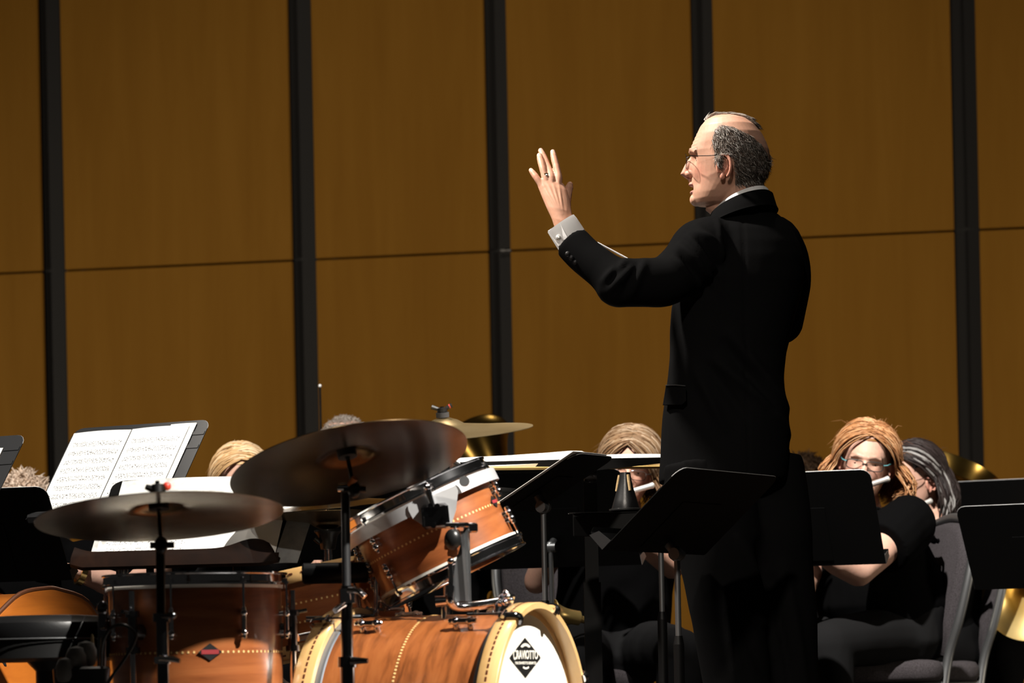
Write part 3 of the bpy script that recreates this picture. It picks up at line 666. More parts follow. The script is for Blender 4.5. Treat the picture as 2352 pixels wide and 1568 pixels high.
# ---- drum throne
YTH = 7.0; tc = P(96, 1455, YTH)
th_ = thing('drum_throne', 'round black vinyl drum stool at the far left', 'stool', (tc.x, YTH, 0))
mb = MB(); r = .165; mb.lathe([(.001, .034), (r*.5, .036), (r*.85, .032), (r*.97, .020), (r, .006), (r*.985, -.012), (r*.9, -.016), (.001, -.016)], Matrix.Translation(tc), 64); part(mb, 'seat_cushion', M_vinyl, th_)
mb = MB(); mb.lathe([(.001, -.015), (r*.96, -.015), (r*.97, -.05), (r*.8, -.056), (.001, -.056)], Matrix.Translation(tc), 64); part(mb, 'seat_pan', M_plastic, th_)
mb = MB(); mb.lathe([(r*.999, -.0105), (r*1.01, -.0125), (r*.999, -.0145)], Matrix.Translation(tc), 64, True); part(mb, 'piping', M_greysteel, th_)
mb = MB(); c2 = tc + Vector((.012, 0, 0)); mb.lathe([(.045, -.055), (.026, -.075), (.026, -.105), (.014, -.107)], Matrix.Translation(c2), 20); part(mb, 'seat_bracket', M_plastic, th_)
mb = MB(); mb.cyl((c2.x, YTH, tc.z-.1), (c2.x, YTH, .1), .0125); part(mb, 'post', M_dchrome, th_)
for k in range(3):
    a = 2*PI*k/3+.3; mb = MB(); mb.cyl((c2.x, YTH, .26), (c2.x+.24*math.cos(a), YTH+.24*math.sin(a), .013), .009); part(mb, 'leg', M_dchrome, th_)
# ---- stick bag with mallets, sticks; loose cable
YG = 6.62; bg = P(188, 1572, YG)
mb = MB(); 
rings = []
for z, a, b in ((-.2, .045, .02), (-.1, .052, .024), (.0, .053, .026), (.03, .055, .027), (.034, .050, .022)):
    rings.append([(bg.x+a*math.cos(t), bg.y+b*math.sin(t), bg.z+z) for t in np.linspace(0, 2*PI, 20, endpoint=False)])
mb.loft(rings); solo(mb, 'stick_bag', M_cable, 'black stick bag hanging by the floor tom', 'stick bag')
for i, (a, b, r, y) in enumerate(((176, 1512, .021, .0), (198, 1500, .020, .012), (152, 1538, .020, -.01))):
    p = P(a, b, YG+y); ml = thing('mallet', ['grey felt mallet head in the middle of the stick bag', 'grey felt mallet head nearest the floor tom', 'grey felt mallet head leaning left, lowest of three'][i], 'mallet', p - Vector((0, 0, .15)), 'mallets in the stick bag')
    mb = MB(); mb.lathe([(.001, .024), (r*.7, .020), (r, .006), (r, -.012), (r*.8, -.022), (.001, -.026)], Matrix.Translation(p), 18); part(mb, 'felt_head', M_felt, ml)
    mb = MB(); mb.cyl(p, Vector((bg.x + (p.x-bg.x)*.5, bg.y, bg.z-.08)), .005); part(mb, 'handle', M_stick, ml)
p = P(212, 1470, YG+.02); mb = MB(); mb.tube([p + Vector((0, 0, .012)), p + Vector((0, 0, .009)), p + Vector((0, 0, -.004)), p + Vector((0, 0, -.018)), p + Vector((-.004, 0, -.05)), p + Vector((-.012, 0, -.16))], [.0005, .0022, .0036, .0045, .0055, .0065], 12); solo(mb, 'drumstick', M_stick, 'pale drumstick tip poking up from the stick bag', 'drumstick')
mb = MB(); mb.tube(bez([P(232, 1545, 6.66), P(236, 1480, 6.64), P(255, 1442, 6.62), P(284, 1435, 6.6), P(309, 1452, 6.6), P(310, 1470, 6.6), P(285, 1515, 6.6), P(248, 1568, 6.6), P(215, 1640, 6.6), P(180, 1830, 6.6), P(90, 2065, 6.75)], 8), .0034, 8); solo(mb, 'cable', M_cable, 'thin black cable looping beside the floor tom', 'cable')
mb = MB(); mb.cyl(P(236, 1400, 6.68), P(232, 1620, 6.66), .009); mb.ell(P(236, 1398, 6.68), (.012, .012, .016)); mb.cyl(P(232, 1440, 6.66), P(244, 1438, 6.655), .006); solo(mb, 'clip_post', M_dchrome, 'short dark post holding the bag and cable', 'post')
# ================================================================== music stands, paper, chairs, instruments
SG = 'black orchestra music stands'
def dvec(x, y): return Vector((x, y, 0)).normalized()
def rc(W, H, r=.03, n=5, b=.006):      # desk outline, round top corners, origin bottom-mid
    o = [(-W/2+b, 0), (W/2-b, 0), (W/2, b)]
    o += [(W/2-r+r*math.cos(t), H-r+r*math.sin(t)) for t in np.linspace(0, PI/2, n)]
    o += [(-W/2+r-r*math.sin(t), H-r+r*math.cos(t)) for t in np.linspace(0, PI/2, n)]
    return o + [(-W/2, b)]
def desk_frame(bm, d, tilt):
    r = Vector((d.y, -d.x, 0)); s_, c = math.sin(tilt), math.cos(tilt); u = Vector((-s_*d.x, -s_*d.y, c)); n = Vector((c*d.x, c*d.y, s_))
    return frame(bm, r, u, -n)
def corner_bm(corner, d, tilt, W, H, side, top=False):   # desk bottom-mid from one corner; side = +1 corner at +r
    M = desk_frame(Vector((0, 0, 0)), d, tilt); return corner - (M.to_3x3() @ Vector((side*W/2, H if top else 0, 0)))
def stand(label, bm, d, tilt, W=.5, H=.32, m=M_blk, lip=.05, pole_at=.28, polex=0., name='music_stand', group=SG, lipend=M_blkgrey):
    M = desk_frame(bm, d, tilt); foot = M @ Vector((polex, H*pole_at, .05)); foot.z = 0
    t = thing(name, label, 'music stand', foot, group)
    mb = MB(); mb.plate(rc(W, H), .0022, M); dk = part(mb, 'desk', m, t, ang=25)
    mb = MB()
    for y in (H*.86, H*.72): mb.plate([(-W/2+.002, y-.006), (W/2-.002, y-.006), (W/2-.002, y+.006), (-W/2+.002, y+.006)], .0015, M @ Matrix.Translation((0, 0, -.0022)))
    mb.plate([(-W*.19, H*.06), (W*.19, H*.06), (W*.19, H*.62), (-W*.19, H*.62)], .0015, M @ Matrix.Translation((0, 0, .0022)))
    part(mb, 'stiffener', m, dk, smooth=False)
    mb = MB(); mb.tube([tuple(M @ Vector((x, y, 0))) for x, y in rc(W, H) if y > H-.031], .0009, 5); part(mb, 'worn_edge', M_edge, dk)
    if lip:
        mb = MB(); prof = [(0, 0), (-.4*lip, -.004), (-lip, .004), (-lip-.004, .016)]
        pts = [[(sx*(W/2), y, z) for sx in (-1, 1)] for z, y in prof]
        v = [p for q in pts for p in q]; v2 = [(a, b+.002, c) for a, b, c in v]; n_ = len(v)
        f = [(2*i, 2*i+1, 2*i+3, 2*i+2) for i in range(3)] + [(n_+2*i, n_+2*i+2, n_+2*i+3, n_+2*i+1) for i in range(3)]
        f += [(2*i, 2*i+2, n_+2*i+2, n_+2*i) for i in range(3)] + [(2*i+1, n_+2*i+1, n_+2*i+3, 2*i+3) for i in range(3)] + [(0, n_, n_+1, 1), (n_-2, n_-1, 2*n_-1, 2*n_-2)]
        mb.add(xf(M, np.array(v + v2)), f); lp = part(mb, 'lip', m, t, smooth=False)
        for sx in (-1, 1):
            mb = MB(); mb.plate([(0, 0), (-lip*.95, -.002), (-lip*.75, .022), (0, .03)], .0015, M @ Matrix.Translation((sx*(W/2+.001), 0, 0)) @ frame(Vector((0, 0, 0)), Vector((0, 0, 1)), Vector((0, 1, 0)), Vector((-1, 0, 0)))); part(mb, 'lip_end', lipend, lp, smooth=False)
    hub = M @ Vector((polex, H*pole_at, .035)); ctr_ = M @ Vector((polex, H*pole_at, 0))
    mb = MB(); mb.cyl(ctr_, hub, .012); mb.ell(hub, (.017, .012, .019)); r = Vector(M.col[0][:3]); mb.cyl(hub - r*.016, hub + r*.016, .0145, seg=18); part(mb, 'tilt_knob', M_greysteel, t)
    top = Vector((hub.x, hub.y, hub.z)); zc = max(.30, hub.z*.70)
    mb = MB(); mb.cyl(top, (top.x, top.y, zc-.05), .0072); part(mb, 'pole', M_greysteel, t)
    mb = MB(); mb.cyl((top.x, top.y, zc), (top.x, top.y, .06), .0125); mb.cyl((top.x, top.y, zc), (top.x, top.y, zc+.02), .0125, .009); part(mb, 'tube', M_blk, t)
    for k in range(3):
        a = 2*PI*k/3 + .4; mb = MB(); mb.tube(bez([(top.x, top.y, .075), (top.x+.10*math.cos(a), top.y+.10*math.sin(a), .05), (top.x+.25*math.cos(a), top.y+.25*math.sin(a), .012)], 4), .010, 8, flat=.6); part(mb, 'leg', M_blk, t)
    return t, M
def sheet(label, M, x0, x1, y0, y1, off, m=M_page, curl=.0, name='sheet_music', cat='sheet music', group='sheet music', skew=0., th=.0012, bulge=.004):
    nx, ny = 10, 8; vs = []; uv = []
    for j in range(ny+1):
        for i in range(nx+1):
            s_, t_ = i/nx, j/ny; vs.append((lerp(x0, x1, s_)+skew*t_, lerp(y0, y1, t_), -off-curl*(t_**3)-bulge*math.sin(PI*s_)*(.4+.6*t_))); uv.append((1-s_, t_))
    n0 = len(vs); vs += [(a, b, c+th) for a, b, c in vs]
    f = [(j*(nx+1)+i, (j+1)*(nx+1)+i, (j+1)*(nx+1)+i+1, j*(nx+1)+i+1) for j in range(ny) for i in range(nx)]
    f += [tuple(n0+k for k in reversed(q)) for q in f]
    rim = [i for i in range(nx+1)] + [j*(nx+1)+nx for j in range(1, ny+1)] + [ny*(nx+1)+i for i in range(nx-1, -1, -1)] + [j*(nx+1) for j in range(ny-1, 0, -1)]
    f += [(rim[k], rim[(k+1) % len(rim)], n0+rim[(k+1) % len(rim)], n0+rim[k]) for k in range(len(rim))]
    W_ = xf(M, np.array(vs)); base = Vector(W_.mean(0)); base.z = float(W_[:, 2].min())
    me = bpy.data.meshes.new(name); me.from_pydata((W_-np.array(base)).tolist(), [], f); fin(me, m, True, 30)
    ul = me.uv_layers.new(name='UVMap'); uvs = uv + uv
    for L in me.loops: ul.data[L.index].uv = uvs[L.vertex_index]
    o = link(name, me, None, Matrix.Translation(base)); return setp(o, label, cat, group)

# ---- left, facing the audience with music on it
dB = dvec(-.5, -.866); tB = math.radians(38)
bmB = corner_bm(P(70, 1203, 9.12), dB, tB, .44, .33, +1)
_, MBk = stand('music stand holding the large open white score, upper left', bmB, dB, tB, .44, .33, M_blkgrey, lip=.022)
sheet('left printed page of the open score on the upper left stand', MBk, .02, .208, .004, .305, .0095, skew=.0)
sheet('right printed page of the open score on the upper left stand', MBk, -.165, .018, .004, .307, .0085, skew=.0)
sheet('loose white sheet behind the open score, sticking out right', MBk, -.182, -.10, .01, .318, .005, M_paper, bulge=.001)
dA = dvec(-.5, -.866); tA = math.radians(38)
bmA = corner_bm(P(62, 998, 8.7), dA, tA, .44, .33, -1, True)
_, MA = stand('grey music stand cut off by the left frame edge', bmA, dA, tA, .44, .33, M_blkgrey, lip=.022)
sheet('stack of white pages on the stand at the left frame edge', MA, -.17, .18, .004, .285, .006, M_paper, th=.008)
sheet('single page on top of the left-edge stack', MA, -.155, .18, .004, .28, .011, M_page)
# ---- drummer's stand with brown wooden lip
dC = dvec(-.16, -.98); tC = math.radians(46); YC = 7.75
bmC = P(424, 1282, YC); MC = desk_frame(bmC, dC, tC)
foot = MC @ Vector((0, .1, .05)); foot.z = 0
tcs = thing('wooden_music_stand', 'music stand with dark brown wooden lip behind the left crash', 'music stand', foot)
mb = MB(); mb.plate(rc(.43, .27), .006, MC); part(mb, 'desk', M_blk, tcs)
mb = MB(); rings = []
for i in range(33):
    s_ = i/32; x = lerp(.236, -.236, s_); up = .016*max(0, (.10-s_)/.10)**1.5 + .030*math.exp(-((s_-.86)/.10)**2) - .05*max(0, (s_-.93)/.07)**1.4; lo = .012*max(0, (.06-s_)/.06) + .01*max(0, (s_-.93)/.07)
    rings.append([tuple(MC @ Vector((x, y_, -z_))) for z_, y_ in ((.050, -.034+up), (.056, -.033+up), (.061, -.038+up), (.064, -.06), (.060, -.088+lo), (.052, -.090+lo), (.047, -.06))])
mb.loft(rings); part(mb, 'lip', M_brownwood, tcs, ang=60)
mb = MB(); mb.plate([(-.21, -.006), (.21, -.006), (.21, .006), (-.21, .006)], .004, MC); mb.v[-1] = np.concatenate([xf(MC, np.array([(x, -.001, -.001), (x, -.062, -.052), (x, -.067, -.052), (x, -.006, -.001)])) for x in (-.21, .21)]); mb.f = [(0, 1, 2, 3), (7, 6, 5, 4), (0, 4, 5, 1), (1, 5, 6, 2), (2, 6, 7, 3), (3, 7, 4, 0)]; part(mb, 'shelf', M_brownwood, tcs, smooth=False)
for px in (282, 291):
    a = P(px, 1296, YC); mb = MB(); mb.cyl(a, (a.x, a.y, .02), .0038); part(mb, 'rod', M_chrome, tcs)
for sx in (-.1, .1):
    mb = MB(); c_ = MC @ Vector((sx, .1, .005)); mb.cyl(c_, (c_.x, c_.y, .012), .009); part(mb, 'leg', M_blk, tcs)
sheet('broad white page on the wooden-lipped stand, left half', MC, -.01, .205, -.008, .205, .008, M_page, curl=.0)
sheet('broad white page on the wooden-lipped stand, right half', MC, -.208, -.008, -.008, .215, .008, M_paper, curl=.0)
sheet('crumpled worn paper along the top of the wooden-lipped stand', MC, -.165, .19, .17, .262, .0075, M_oldpaper, bulge=.006)
sheet('worn paper corner at the left of the wooden lip', MC, .16, .218, -.004, .13, .006, M_oldpaper)
sheet('grey card standing at the right end of the wooden-lipped stand', MC, -.262, -.206, -.03, .13, .005, M_greycard, skew=-.012, name='grey_card', cat='card')
# ---- black stand backs on the left
dD = dvec(.28, .96); tD = math.radians(33)
bmD = corner_bm(P(165, 1331, 9.2), dD, tD, .48, .285, 1); stand('black music stand back with round knob behind the double bass', bmD, dD, tD, .48, .285)
dL = dvec(.1, 1); bmL = corner_bm(P(690, 1286, 9.5), dL, tD, .40, .31, -1); stand('black music stand back behind the hi-hat', bmL, dL, tD, .40, .31)
# ---- conductor's flat desk with the score
YE = 9.25; dE = dvec(.16, -.99); tE = math.radians(81.5)
bmE = P(1385, 1066, YE) + Vector((-.0, 0, -.012)); 
tE_, ME = stand("wide flat conductor's desk left of the man in the tailcoat", bmE, dE, tE, .74, .42, lip=.0, pole_at=.45, name='conductor_desk', group=None)
q_ = [P(*p, 9.235) for p in ((1056, 1061), (1400, 1052), (1728, 1046), (1728, 1055), (1515, 1064), (1340, 1083), (1130, 1087), (1062, 1072))]; m_ = len(q_)
mb = MB(); mb.add([tuple(p) for p in q_] + [tuple(p + Vector((0, .006, 0))) for p in q_], [tuple(range(m_)), tuple(range(2*m_-1, m_-1, -1))] + [(i, i+m_, (i+1) % m_+m_, (i+1) % m_) for i in range(m_)]); part(mb, 'front_lip', M_blk, tE_, smooth=False)
mb = MB(); hp = ME @ Vector((0, .19, .03)); mb.box((hp.x, hp.y, .62), (.036, .036, .66)); mb.box((hp.x, hp.y, .35), (.046, .046, .66)); part(mb, 'column', M_blk, tE_, smooth=False)
def score(label, pts, nm):      # pts: list of (x, height above desk)
    prof = [(x, h) for x, h in pts]; vs = []; n_ = len(prof)
    for y in (.015, .315):
        for x, h in prof: vs.append((x, y, -.003-h))
    for y in (.015, .315):
        for x, h in prof: vs.append((x, y, -.002))
    f = [(i, i+1, n_+i+1, n_+i) for i in range(n_-1)] + [(i, 2*n_+i, 2*n_+i+1, i+1) for i in range(n_-1)] + [(n_+i, n_+i+1, 3*n_+i+1, 3*n_+i) for i in range(n_-1)]
    f += [(0, n_, 3*n_, 2*n_), (n_-1, 2*n_+n_-1, 3*n_+n_-1, n_+n_-1)] + [(2*n_+i, 3*n_+i, 3*n_+i+1, 2*n_+i+1) for i in range(n_-1)]
    mb = MB(); mb.add(xf(ME, np.array(vs)), f); return solo(mb, 'conductor_score', nm, label, 'score', group='open score on the conductor desk', ang=60)
score("left half of the conductor's open score on the flat desk", [(.355, .003), (.30, .006), (.2, .010), (.1, .016), (.03, .021), (.0, .020), (-.02, .012), (-.03, .004)][::1], M_paper)
score("right half of the conductor's open score on the flat desk", [(-.032, .004), (-.06, .009), (-.12, .011), (-.2, .010), (-.30, .008)], M_paper)
mb = MB(); mb.plate([(-.30, -.004), (.34, -.004), (.34, .33), (-.30, .33)], .006, ME @ Matrix.Translation((0, 0, .0))); mb.v[-1] = mb.v[-1] + np.array(ME.to_3x3() @ Vector((0, -.006, -.003)));
solo(mb, 'score_cover', M_manila, "manila cover under the conductor's score", 'folder', smooth=False)
# ---- stands in front of / beside the conductor
dH = dvec(.33, .945); tH = math.radians(34)
bmH = corner_bm(P(2035, 1294, 10.3), dH, tH, .5, .325, 1); stand('black music stand in front of the red-haired flutist', bmH, dH, tH, .5, .325, lipend=M_steel)
bmF = corner_bm(P(1474, 1296, 10.1), dH, tH, .5, .325, 1); stand("black music stand under the conductor's desk, in front of the brown-haired flutist", bmF, dH, tH, .5, .325, lipend=M_steel)
dG = dvec(-.86, .51); tG = math.radians(49)
bmG = corner_bm(P(1384, 1262, 7.9), dG, tG, .50, .27, -1); _, MG = stand("black music stand slanting across the conductor's legs", bmG, dG, tG, .50, .27, pole_at=.12, polex=.02)
bmF2 = corner_bm(P(1136, 1168, 8.72), dG, math.radians(62), .20, .27, -1); _, MF2 = stand('black music stand with white page edge right of the rack tom', bmF2, dG, math.radians(62), .20, .27)
sheet('white page edge jutting from the stand right of the rack tom', MF2, -.114, .06, .01, .27, .005, M_paper, bulge=.001)
# tray stand with mute
YTY = 8.95; bmT = P(1432, 1176, YTY)
tT, MT = stand('flat black tray stand carrying the straight mute', bmT, dvec(.05, -1), math.radians(87.5), .26, .2, lip=0, name='tray_stand', polex=-.10, group=None)
mb = MB(); mb.box(bmT + Vector((0, .01, -.03)), (.26, .012, .06), None, .002); part(mb, 'apron', M_blk, tT)
mz = MT @ Vector((-.012, .07, -.003)); 
mu = thing('straight_mute', 'black cone straight mute with cork strip standing on the tray', 'mute', mz)
mb = MB(); s_ = S(YTY); mb.lathe([(.001, 0), (.036, 0), (.037, .006), (.030, .030), (.021, .060), (.0155, .085), (.0135, .100), (.012, .1005), (.012, .094), (.001, .094)], Matrix.Translation(mz), 40); part(mb, 'cone', M_vinyl, mu)
mb = MB(); mb.lathe([(.0385, -.0), (.043, .002), (.043, .006), (.0385, .007)], Matrix.Translation(mz), 40, True); part(mb, 'rim', M_plastic, mu)
for k in range(3):
    a = math.radians((-62, 75, 168)[k]); mb = MB(); pts = [(r*math.cos(a), r*math.sin(a), z) for r, z in ((.0235, .052), (.0185, .075), (.0150, .094))]; mb.tube([mz + Vector(p) for p in pts], [.0035, .0042, .0038], 8); part(mb, 'cork_strip', M_cork, mu)
# right edge stands
dI = dvec(.44, .9); tI = math.radians(35)
bmI = corner_bm(P(2240, 1354, 10.6), dI, tI, .5, .30, -1); stand('black music stand at the right frame edge, nearest', bmI, dI, tI, .5, .30)
bmI2 = corner_bm(P(2158, 1108, 12.3), dI, math.radians(30), .5, .31, -1, True); stand('black music stand behind it near the tuba bell, right edge', bmI2, dI, math.radians(30), .5, .31)

# ---- chairs
CG = 'grey upholstered stacking chairs'
def chair(label, c, D):
    D = Vector((D[0], D[1], 0)).normalized(); l = Vector((-D.y, D.x, 0)); M = frame(Vector((c.x, c.y, 0)), D, l, Vector((0, 0, 1)))
    t = thing('chair', label, 'chair', M, CG)
    mb = MB(); ol = []
    for k in range(28):
        a = 2*PI*k/28; ca, sa = math.cos(a), math.sin(a); ol.append((.215*np.sign(ca)*abs(ca)**.45, .22*np.sign(sa)*abs(sa)**.45))
    mb._rings([[(x*s2, y*s2, z) for x, y in ol] for z, s2 in ((.395, .96), (.41, 1.0), (.44, 1.0), (.458, .95), (.466, .80))]); part(mb, 'seat', M_seat, t, True, ang=60)
    # back: rounded-top cushion leaning backwards
    def bp(y, z): return (-.215-.20*(z-.45), y, z)
    ob = [(-.155, .47), (.155, .47)] + [(.20, .62), (.212, .76)] + [(.195-.045+.045*math.cos(t_)+.012, .82+.075*math.sin(t_)) for t_ in np.linspace(.2, PI/2, 4)] + [(0, .905)]
    half = [(.15, .47), (.185, .58), (.205, .70), (.205, .79), (.185, .845), (.14, .885), (.07, .90)]
    ol2 = half + [(0, .905)] + [(-y, z) for y, z in reversed(half)]
    ctr_ = np.mean(ol2, 0)
    mb = MB(); rings = []
    for dx, s2 in ((-.018, .93), (-.022, .97), (.0, 1.0), (.022, .97), (.034, .86)):
        rings.append([(bp(0, z2)[0]+dx, y2, z2) for y2, z2 in [((y-ctr_[0])*s2+ctr_[0], (z-ctr_[1])*s2+ctr_[1]) for y, z in ol2]])
    mb._rings(rings); part(mb, 'backrest', M_seat, t, True, ang=60)
    mb = MB(); path = [(y*1.075, .47+(z-.47)*1.03) for y, z in ol2]
    pts = bez([(-.19, .16, .30)] + [bp(y, z) for y, z in path] + [(-.19, -.16, .30)], 4)
    mb.tube(pts, .0155, 10); part(mb, 'back_frame', M_greysteel, t, True)
    for sy in (-1, 1):
        mb = MB(); mb.tube(bez([(-.19, .16*sy, .32), (-.20, .19*sy, .2), (-.27, .20*sy, .012)], 4), .0125, 10); part(mb, 'leg', M_greysteel, t, True)
        mb = MB(); mb.tube([(.17, .17*sy, .40), (.21, .19*sy, .012)], .0125, 10); part(mb, 'leg', M_greysteel, t, True)
    mb = MB(); mb.tube([(-.19, .17, .385), (.18, .17, .385)], .011); mb.tube([(-.19, -.17, .385), (.18, -.17, .385)], .011); part(mb, 'seat_rail', M_greysteel, t, True)
    return t
chair('grey chair of the red-haired flutist, right side', P(1985, 1400, 11.12), (-.965, -.26))
chair('grey chair behind, of the dark-haired flutist', P(2080, 1400, 12.0), (-.965, -.26))
chair("grey chair behind the black stands, of the brown-haired flutist", P(1330, 1400, 11.05), (.15, -.98))

# ---- brass
def brass_bell(mb, c, ax_, r, L, throat=.012):
    M = zframe(c, ax_); pr = [(throat + (r-throat)*(q**3.2), -L*(1-q)) for q in np.linspace(0, 1, 20)]
    mb.lathe(pr + [(r+.003, .001), (r+.002, .004)] + [(x-.0012, z) for x, z in reversed(pr)], M, 56, True)
def tuba(label, c, ax_, r, lean, bm_=M_brass):
    base = Vector((c.x+lean, c.y+.1, 0)); t = thing('tuba', label, 'tuba', base, 'tubas at the back')
    ax_ = Vector(ax_).normalized(); mb = MB(); brass_bell(mb, c, ax_, r, .55, .045); part(mb, 'bell', bm_, t, ang=60)
    e = c - ax_*.53; b0 = Vector((base.x, base.y, .07))
    mb = MB(); mb.tube(bez([e, lerp(e, b0, .5)+Vector((-.05, 0, 0)), Vector((base.x-.1, base.y, .12)), b0, Vector((base.x+.12, base.y, .14)), Vector((base.x+.15, base.y, .45)), Vector((base.x+.1, base.y, .62))], 8), [.046]*9 + list(np.linspace(.046, .03, 40))[:40], 14) if False else mb.tube(bez([e, lerp(e, b0, .5)+Vector((-.05, 0, 0)), Vector((base.x-.1, base.y, .12)), b0, Vector((base.x+.12, base.y, .14)), Vector((base.x+.15, base.y, .45)), Vector((base.x+.1, base.y, .62))], 8), .045, 14)
    part(mb, 'bow', bm_, t)
    for k in range(3):
        mb = MB(); mb.cyl((base.x+.02+.045*k, base.y-.06, .34), (base.x+.02+.045*k, base.y-.06, .52), .016); part(mb, 'valve', M_silver, t)
    return t
Mt_ = cymbal_M((2210, 1074), (2130, 1040), (2290, 1108), -.22, 13.2)
tuba('brass tuba bell behind the dark-haired flutist, right', Mt_.translation, Vector(Mt_.col[2][:3]), .150, -.12)
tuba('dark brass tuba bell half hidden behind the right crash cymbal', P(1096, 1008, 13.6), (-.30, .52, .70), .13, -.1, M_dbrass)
def horn(label, c, ax_, r, name='french_horn', cat='french horn'):
    t = thing(name, label, cat, c); mb = MB(); brass_bell(mb, c, ax_, r, .26 if r > .06 else .085, .012 if r > .06 else .022); part(mb, 'bell', M_hbrass, t, ang=60)
    ax_ = Vector(ax_).normalized(); e = c - ax_*(.25 if r > .06 else .08); M = zframe(e, Vector((0, -1, .1)))
    if r < .06:
        mb = MB(); mb.tube(bez([e, e - ax_*.04 + Vector((0, .01, -.01)), e - ax_*.05 + Vector((0, .05, -.06)), e + Vector((0, .06, -.12))], 6), .011, 10); part(mb, 'tubing', M_hbrass, t); return t
    mb = MB(); mb.tube([tuple(M @ Vector((.11*math.cos(a)-.11, .11*math.sin(a), .01*a/PI))) for a in np.linspace(0, 4*PI, 60)], .008, 8); part(mb, 'coil', M_brass, t)
    return t
horn('brass french horn bell below the right-edge music stand', P(2362, 1368, 11.9), (-.10, -.95, -.2), .155)
horn('small brass bell behind the stand pole near the bass drum', P(1270, 1410, 10.4), (-.90, -.38, .15), .042, 'brass_bell', 'brass bell')
tp = P(2212, 1285, 11.75); t = thing('trumpet', 'bit of brass trumpet valves beside the chair frame', 'trumpet', tp)
mb = MB(); 
for k, (a, b, r) in enumerate(((2208, 1272, .006), (2212, 1282, .009), (2214, 1294, .009))): mb.ell(P(a, b, 11.7), (r, r, r*.8), None, 12, 8)
part(mb, 'valve_cap', M_gold, t); mb = MB(); mb.cyl(P(2206, 1299, 11.75), P(2260, 1303, 11.75), .009); part(mb, 'tubing', M_brass, t)
# ---- double bass lying on its side
YD = 8.45; e_ = dvec(.45, .89); n_ = Vector((.89, -.45, 0)).normalized(); cb = P(100, 1358, YD); zt = cb.z
hb_ = zt/2-.004; Mdb = frame(Vector((cb.x, YD, hb_+.004)), e_, Vector((0, 0, 1)), n_)
db = thing('double_bass', 'orange-varnished double bass lying on its side behind the drum stool', 'double bass', Vector((cb.x, YD, 0)))
half = [(.30, 0), (.295, .10), (.26, .22), (.18, .31), (.06, .338), (0, .34), (-.10, .325), (-.19, .275), (-.23, .25), (-.25, .20), (-.33, .185), (-.42, .19), (-.52, .225), (-.56, .25), (-.66, .262), (-.78, .23), (-.88, .14), (-.95, .06), (-.97, .03)]
k_ = hb_/.34; half = [(a, b*k_) for a, b in half]
half = [(p[0], max(0, p[1])) for p in bez([(a, b, 0) for a, b in half], 4)]
ol = half + [(a, -b) for a, b in reversed(half[1:])]
mb = MB(); mb._rings([[(a, b, z) for a, b in ol] for z in (-.19, -.002)], cap=True); mb.v[-1] = xf(Mdb, mb.v[-1]); part(mb, 'ribs', M_cello, db, ang=50)
def arched(z0, s_, nm):
    mb = MB(); rings = []
    for q, h in ((1.035, 0), (1.035, .006), (1.01, .009), (.93, .008), (.8, .016), (.6, .026), (.35, .034), (.1, .037)):
        rings.append([(a*q-.25*(1-q), b*q, z0+s_*h) for a, b in ol])
    mb._rings(rings); mb.v[-1] = xf(Mdb, mb.v[-1]); return part(mb, nm, M_cello, db, ang=40)
top = arched(-.002, 1, 'top_plate'); arched(-.19, -1, 'back_plate')
mb = MB(); mb.tube([tuple(Mdb @ Vector((a*1.036, b*1.036, .003))) for a, b in ol], .0055, 8); part(mb, 'edge_binding', M_celloedge, db)
for sg in (1, -1):
    mb = MB(); mb.tube(bez([tuple(Mdb @ Vector(p)) for p in ((-.42, .085*sg, .0325), (-.40, .10*sg, .0315), (-.34, .11*sg, .031), (-.28, .13*sg, .0285), (-.22, .16*sg, .0235), (-.20, .145*sg, .025))], 5), [.004]+[.006]*24+[.004], 8, flat=.5); part(mb, 'sound_hole', M_print, top)
mb = MB(); mb.tube([tuple(Mdb @ Vector(p)) for p in ((-.93, 0, -.03), (-1.3, 0, .0), (-1.75, 0, .02))], [.035, .022, .02], 12); mb.tube([tuple(Mdb @ Vector(p)) for p in ((-1.75, 0, .02), (-1.9, 0, -.02))], [.03, .025], 12); part(mb, 'neck', M_celloedge, db)
mb = MB(); mb.plate([(-.34, -.08), (-.32, -.08), (-.32, .08), (-.34, .08)], .07, Mdb @ Matrix.Translation((0, 0, .065))); part(mb, 'bridge', M_maple, db)
mb = MB()
for b in (-.03, -.01, .01, .03): mb.cyl(Mdb @ Vector((.2, b*.7, .06)), Mdb @ Vector((-.33, b*1.5, .102)), .0015); mb.cyl(Mdb @ Vector((-.33, b*1.5, .102)), Mdb @ Vector((-1.75, b*.6, .05)), .0015)
part(mb, 'strings', M_steel, db)
mb = MB(); mb.tube([Mdb @ Vector((.3, 0, .02)), Mdb @ Vector((.2, 0, .055)), Mdb @ Vector((-.02, 0, .068))], [.012, .03, .036], 12, flat=.4); part(mb, 'tailpiece', M_print, db)
# ---- thin rod behind the ride cymbal
rp = P(735, 886, 12.4); t = thing('rod_stand', 'thin black rod with white tip rising behind the ride cymbal', 'rod', (rp.x+.004, 12.4, 0))
mb = MB(); mb.cyl(rp, (rp.x+.003, 12.4, .01), .0035, .0045); part(mb, 'rod', M_blk, t)
mb = MB(); mb.ell(rp, (.0055, .0055, .006)); part(mb, 'tip', M_white, t, label='white tip')
mb = MB(); mb.lathe([(.001, .02), (.03, .018), (.10, .008), (.105, 0), (.001, 0)], Matrix.Translation((rp.x+.003, 12.4, 0)), 32); part(mb, 'base', M_blk, t)
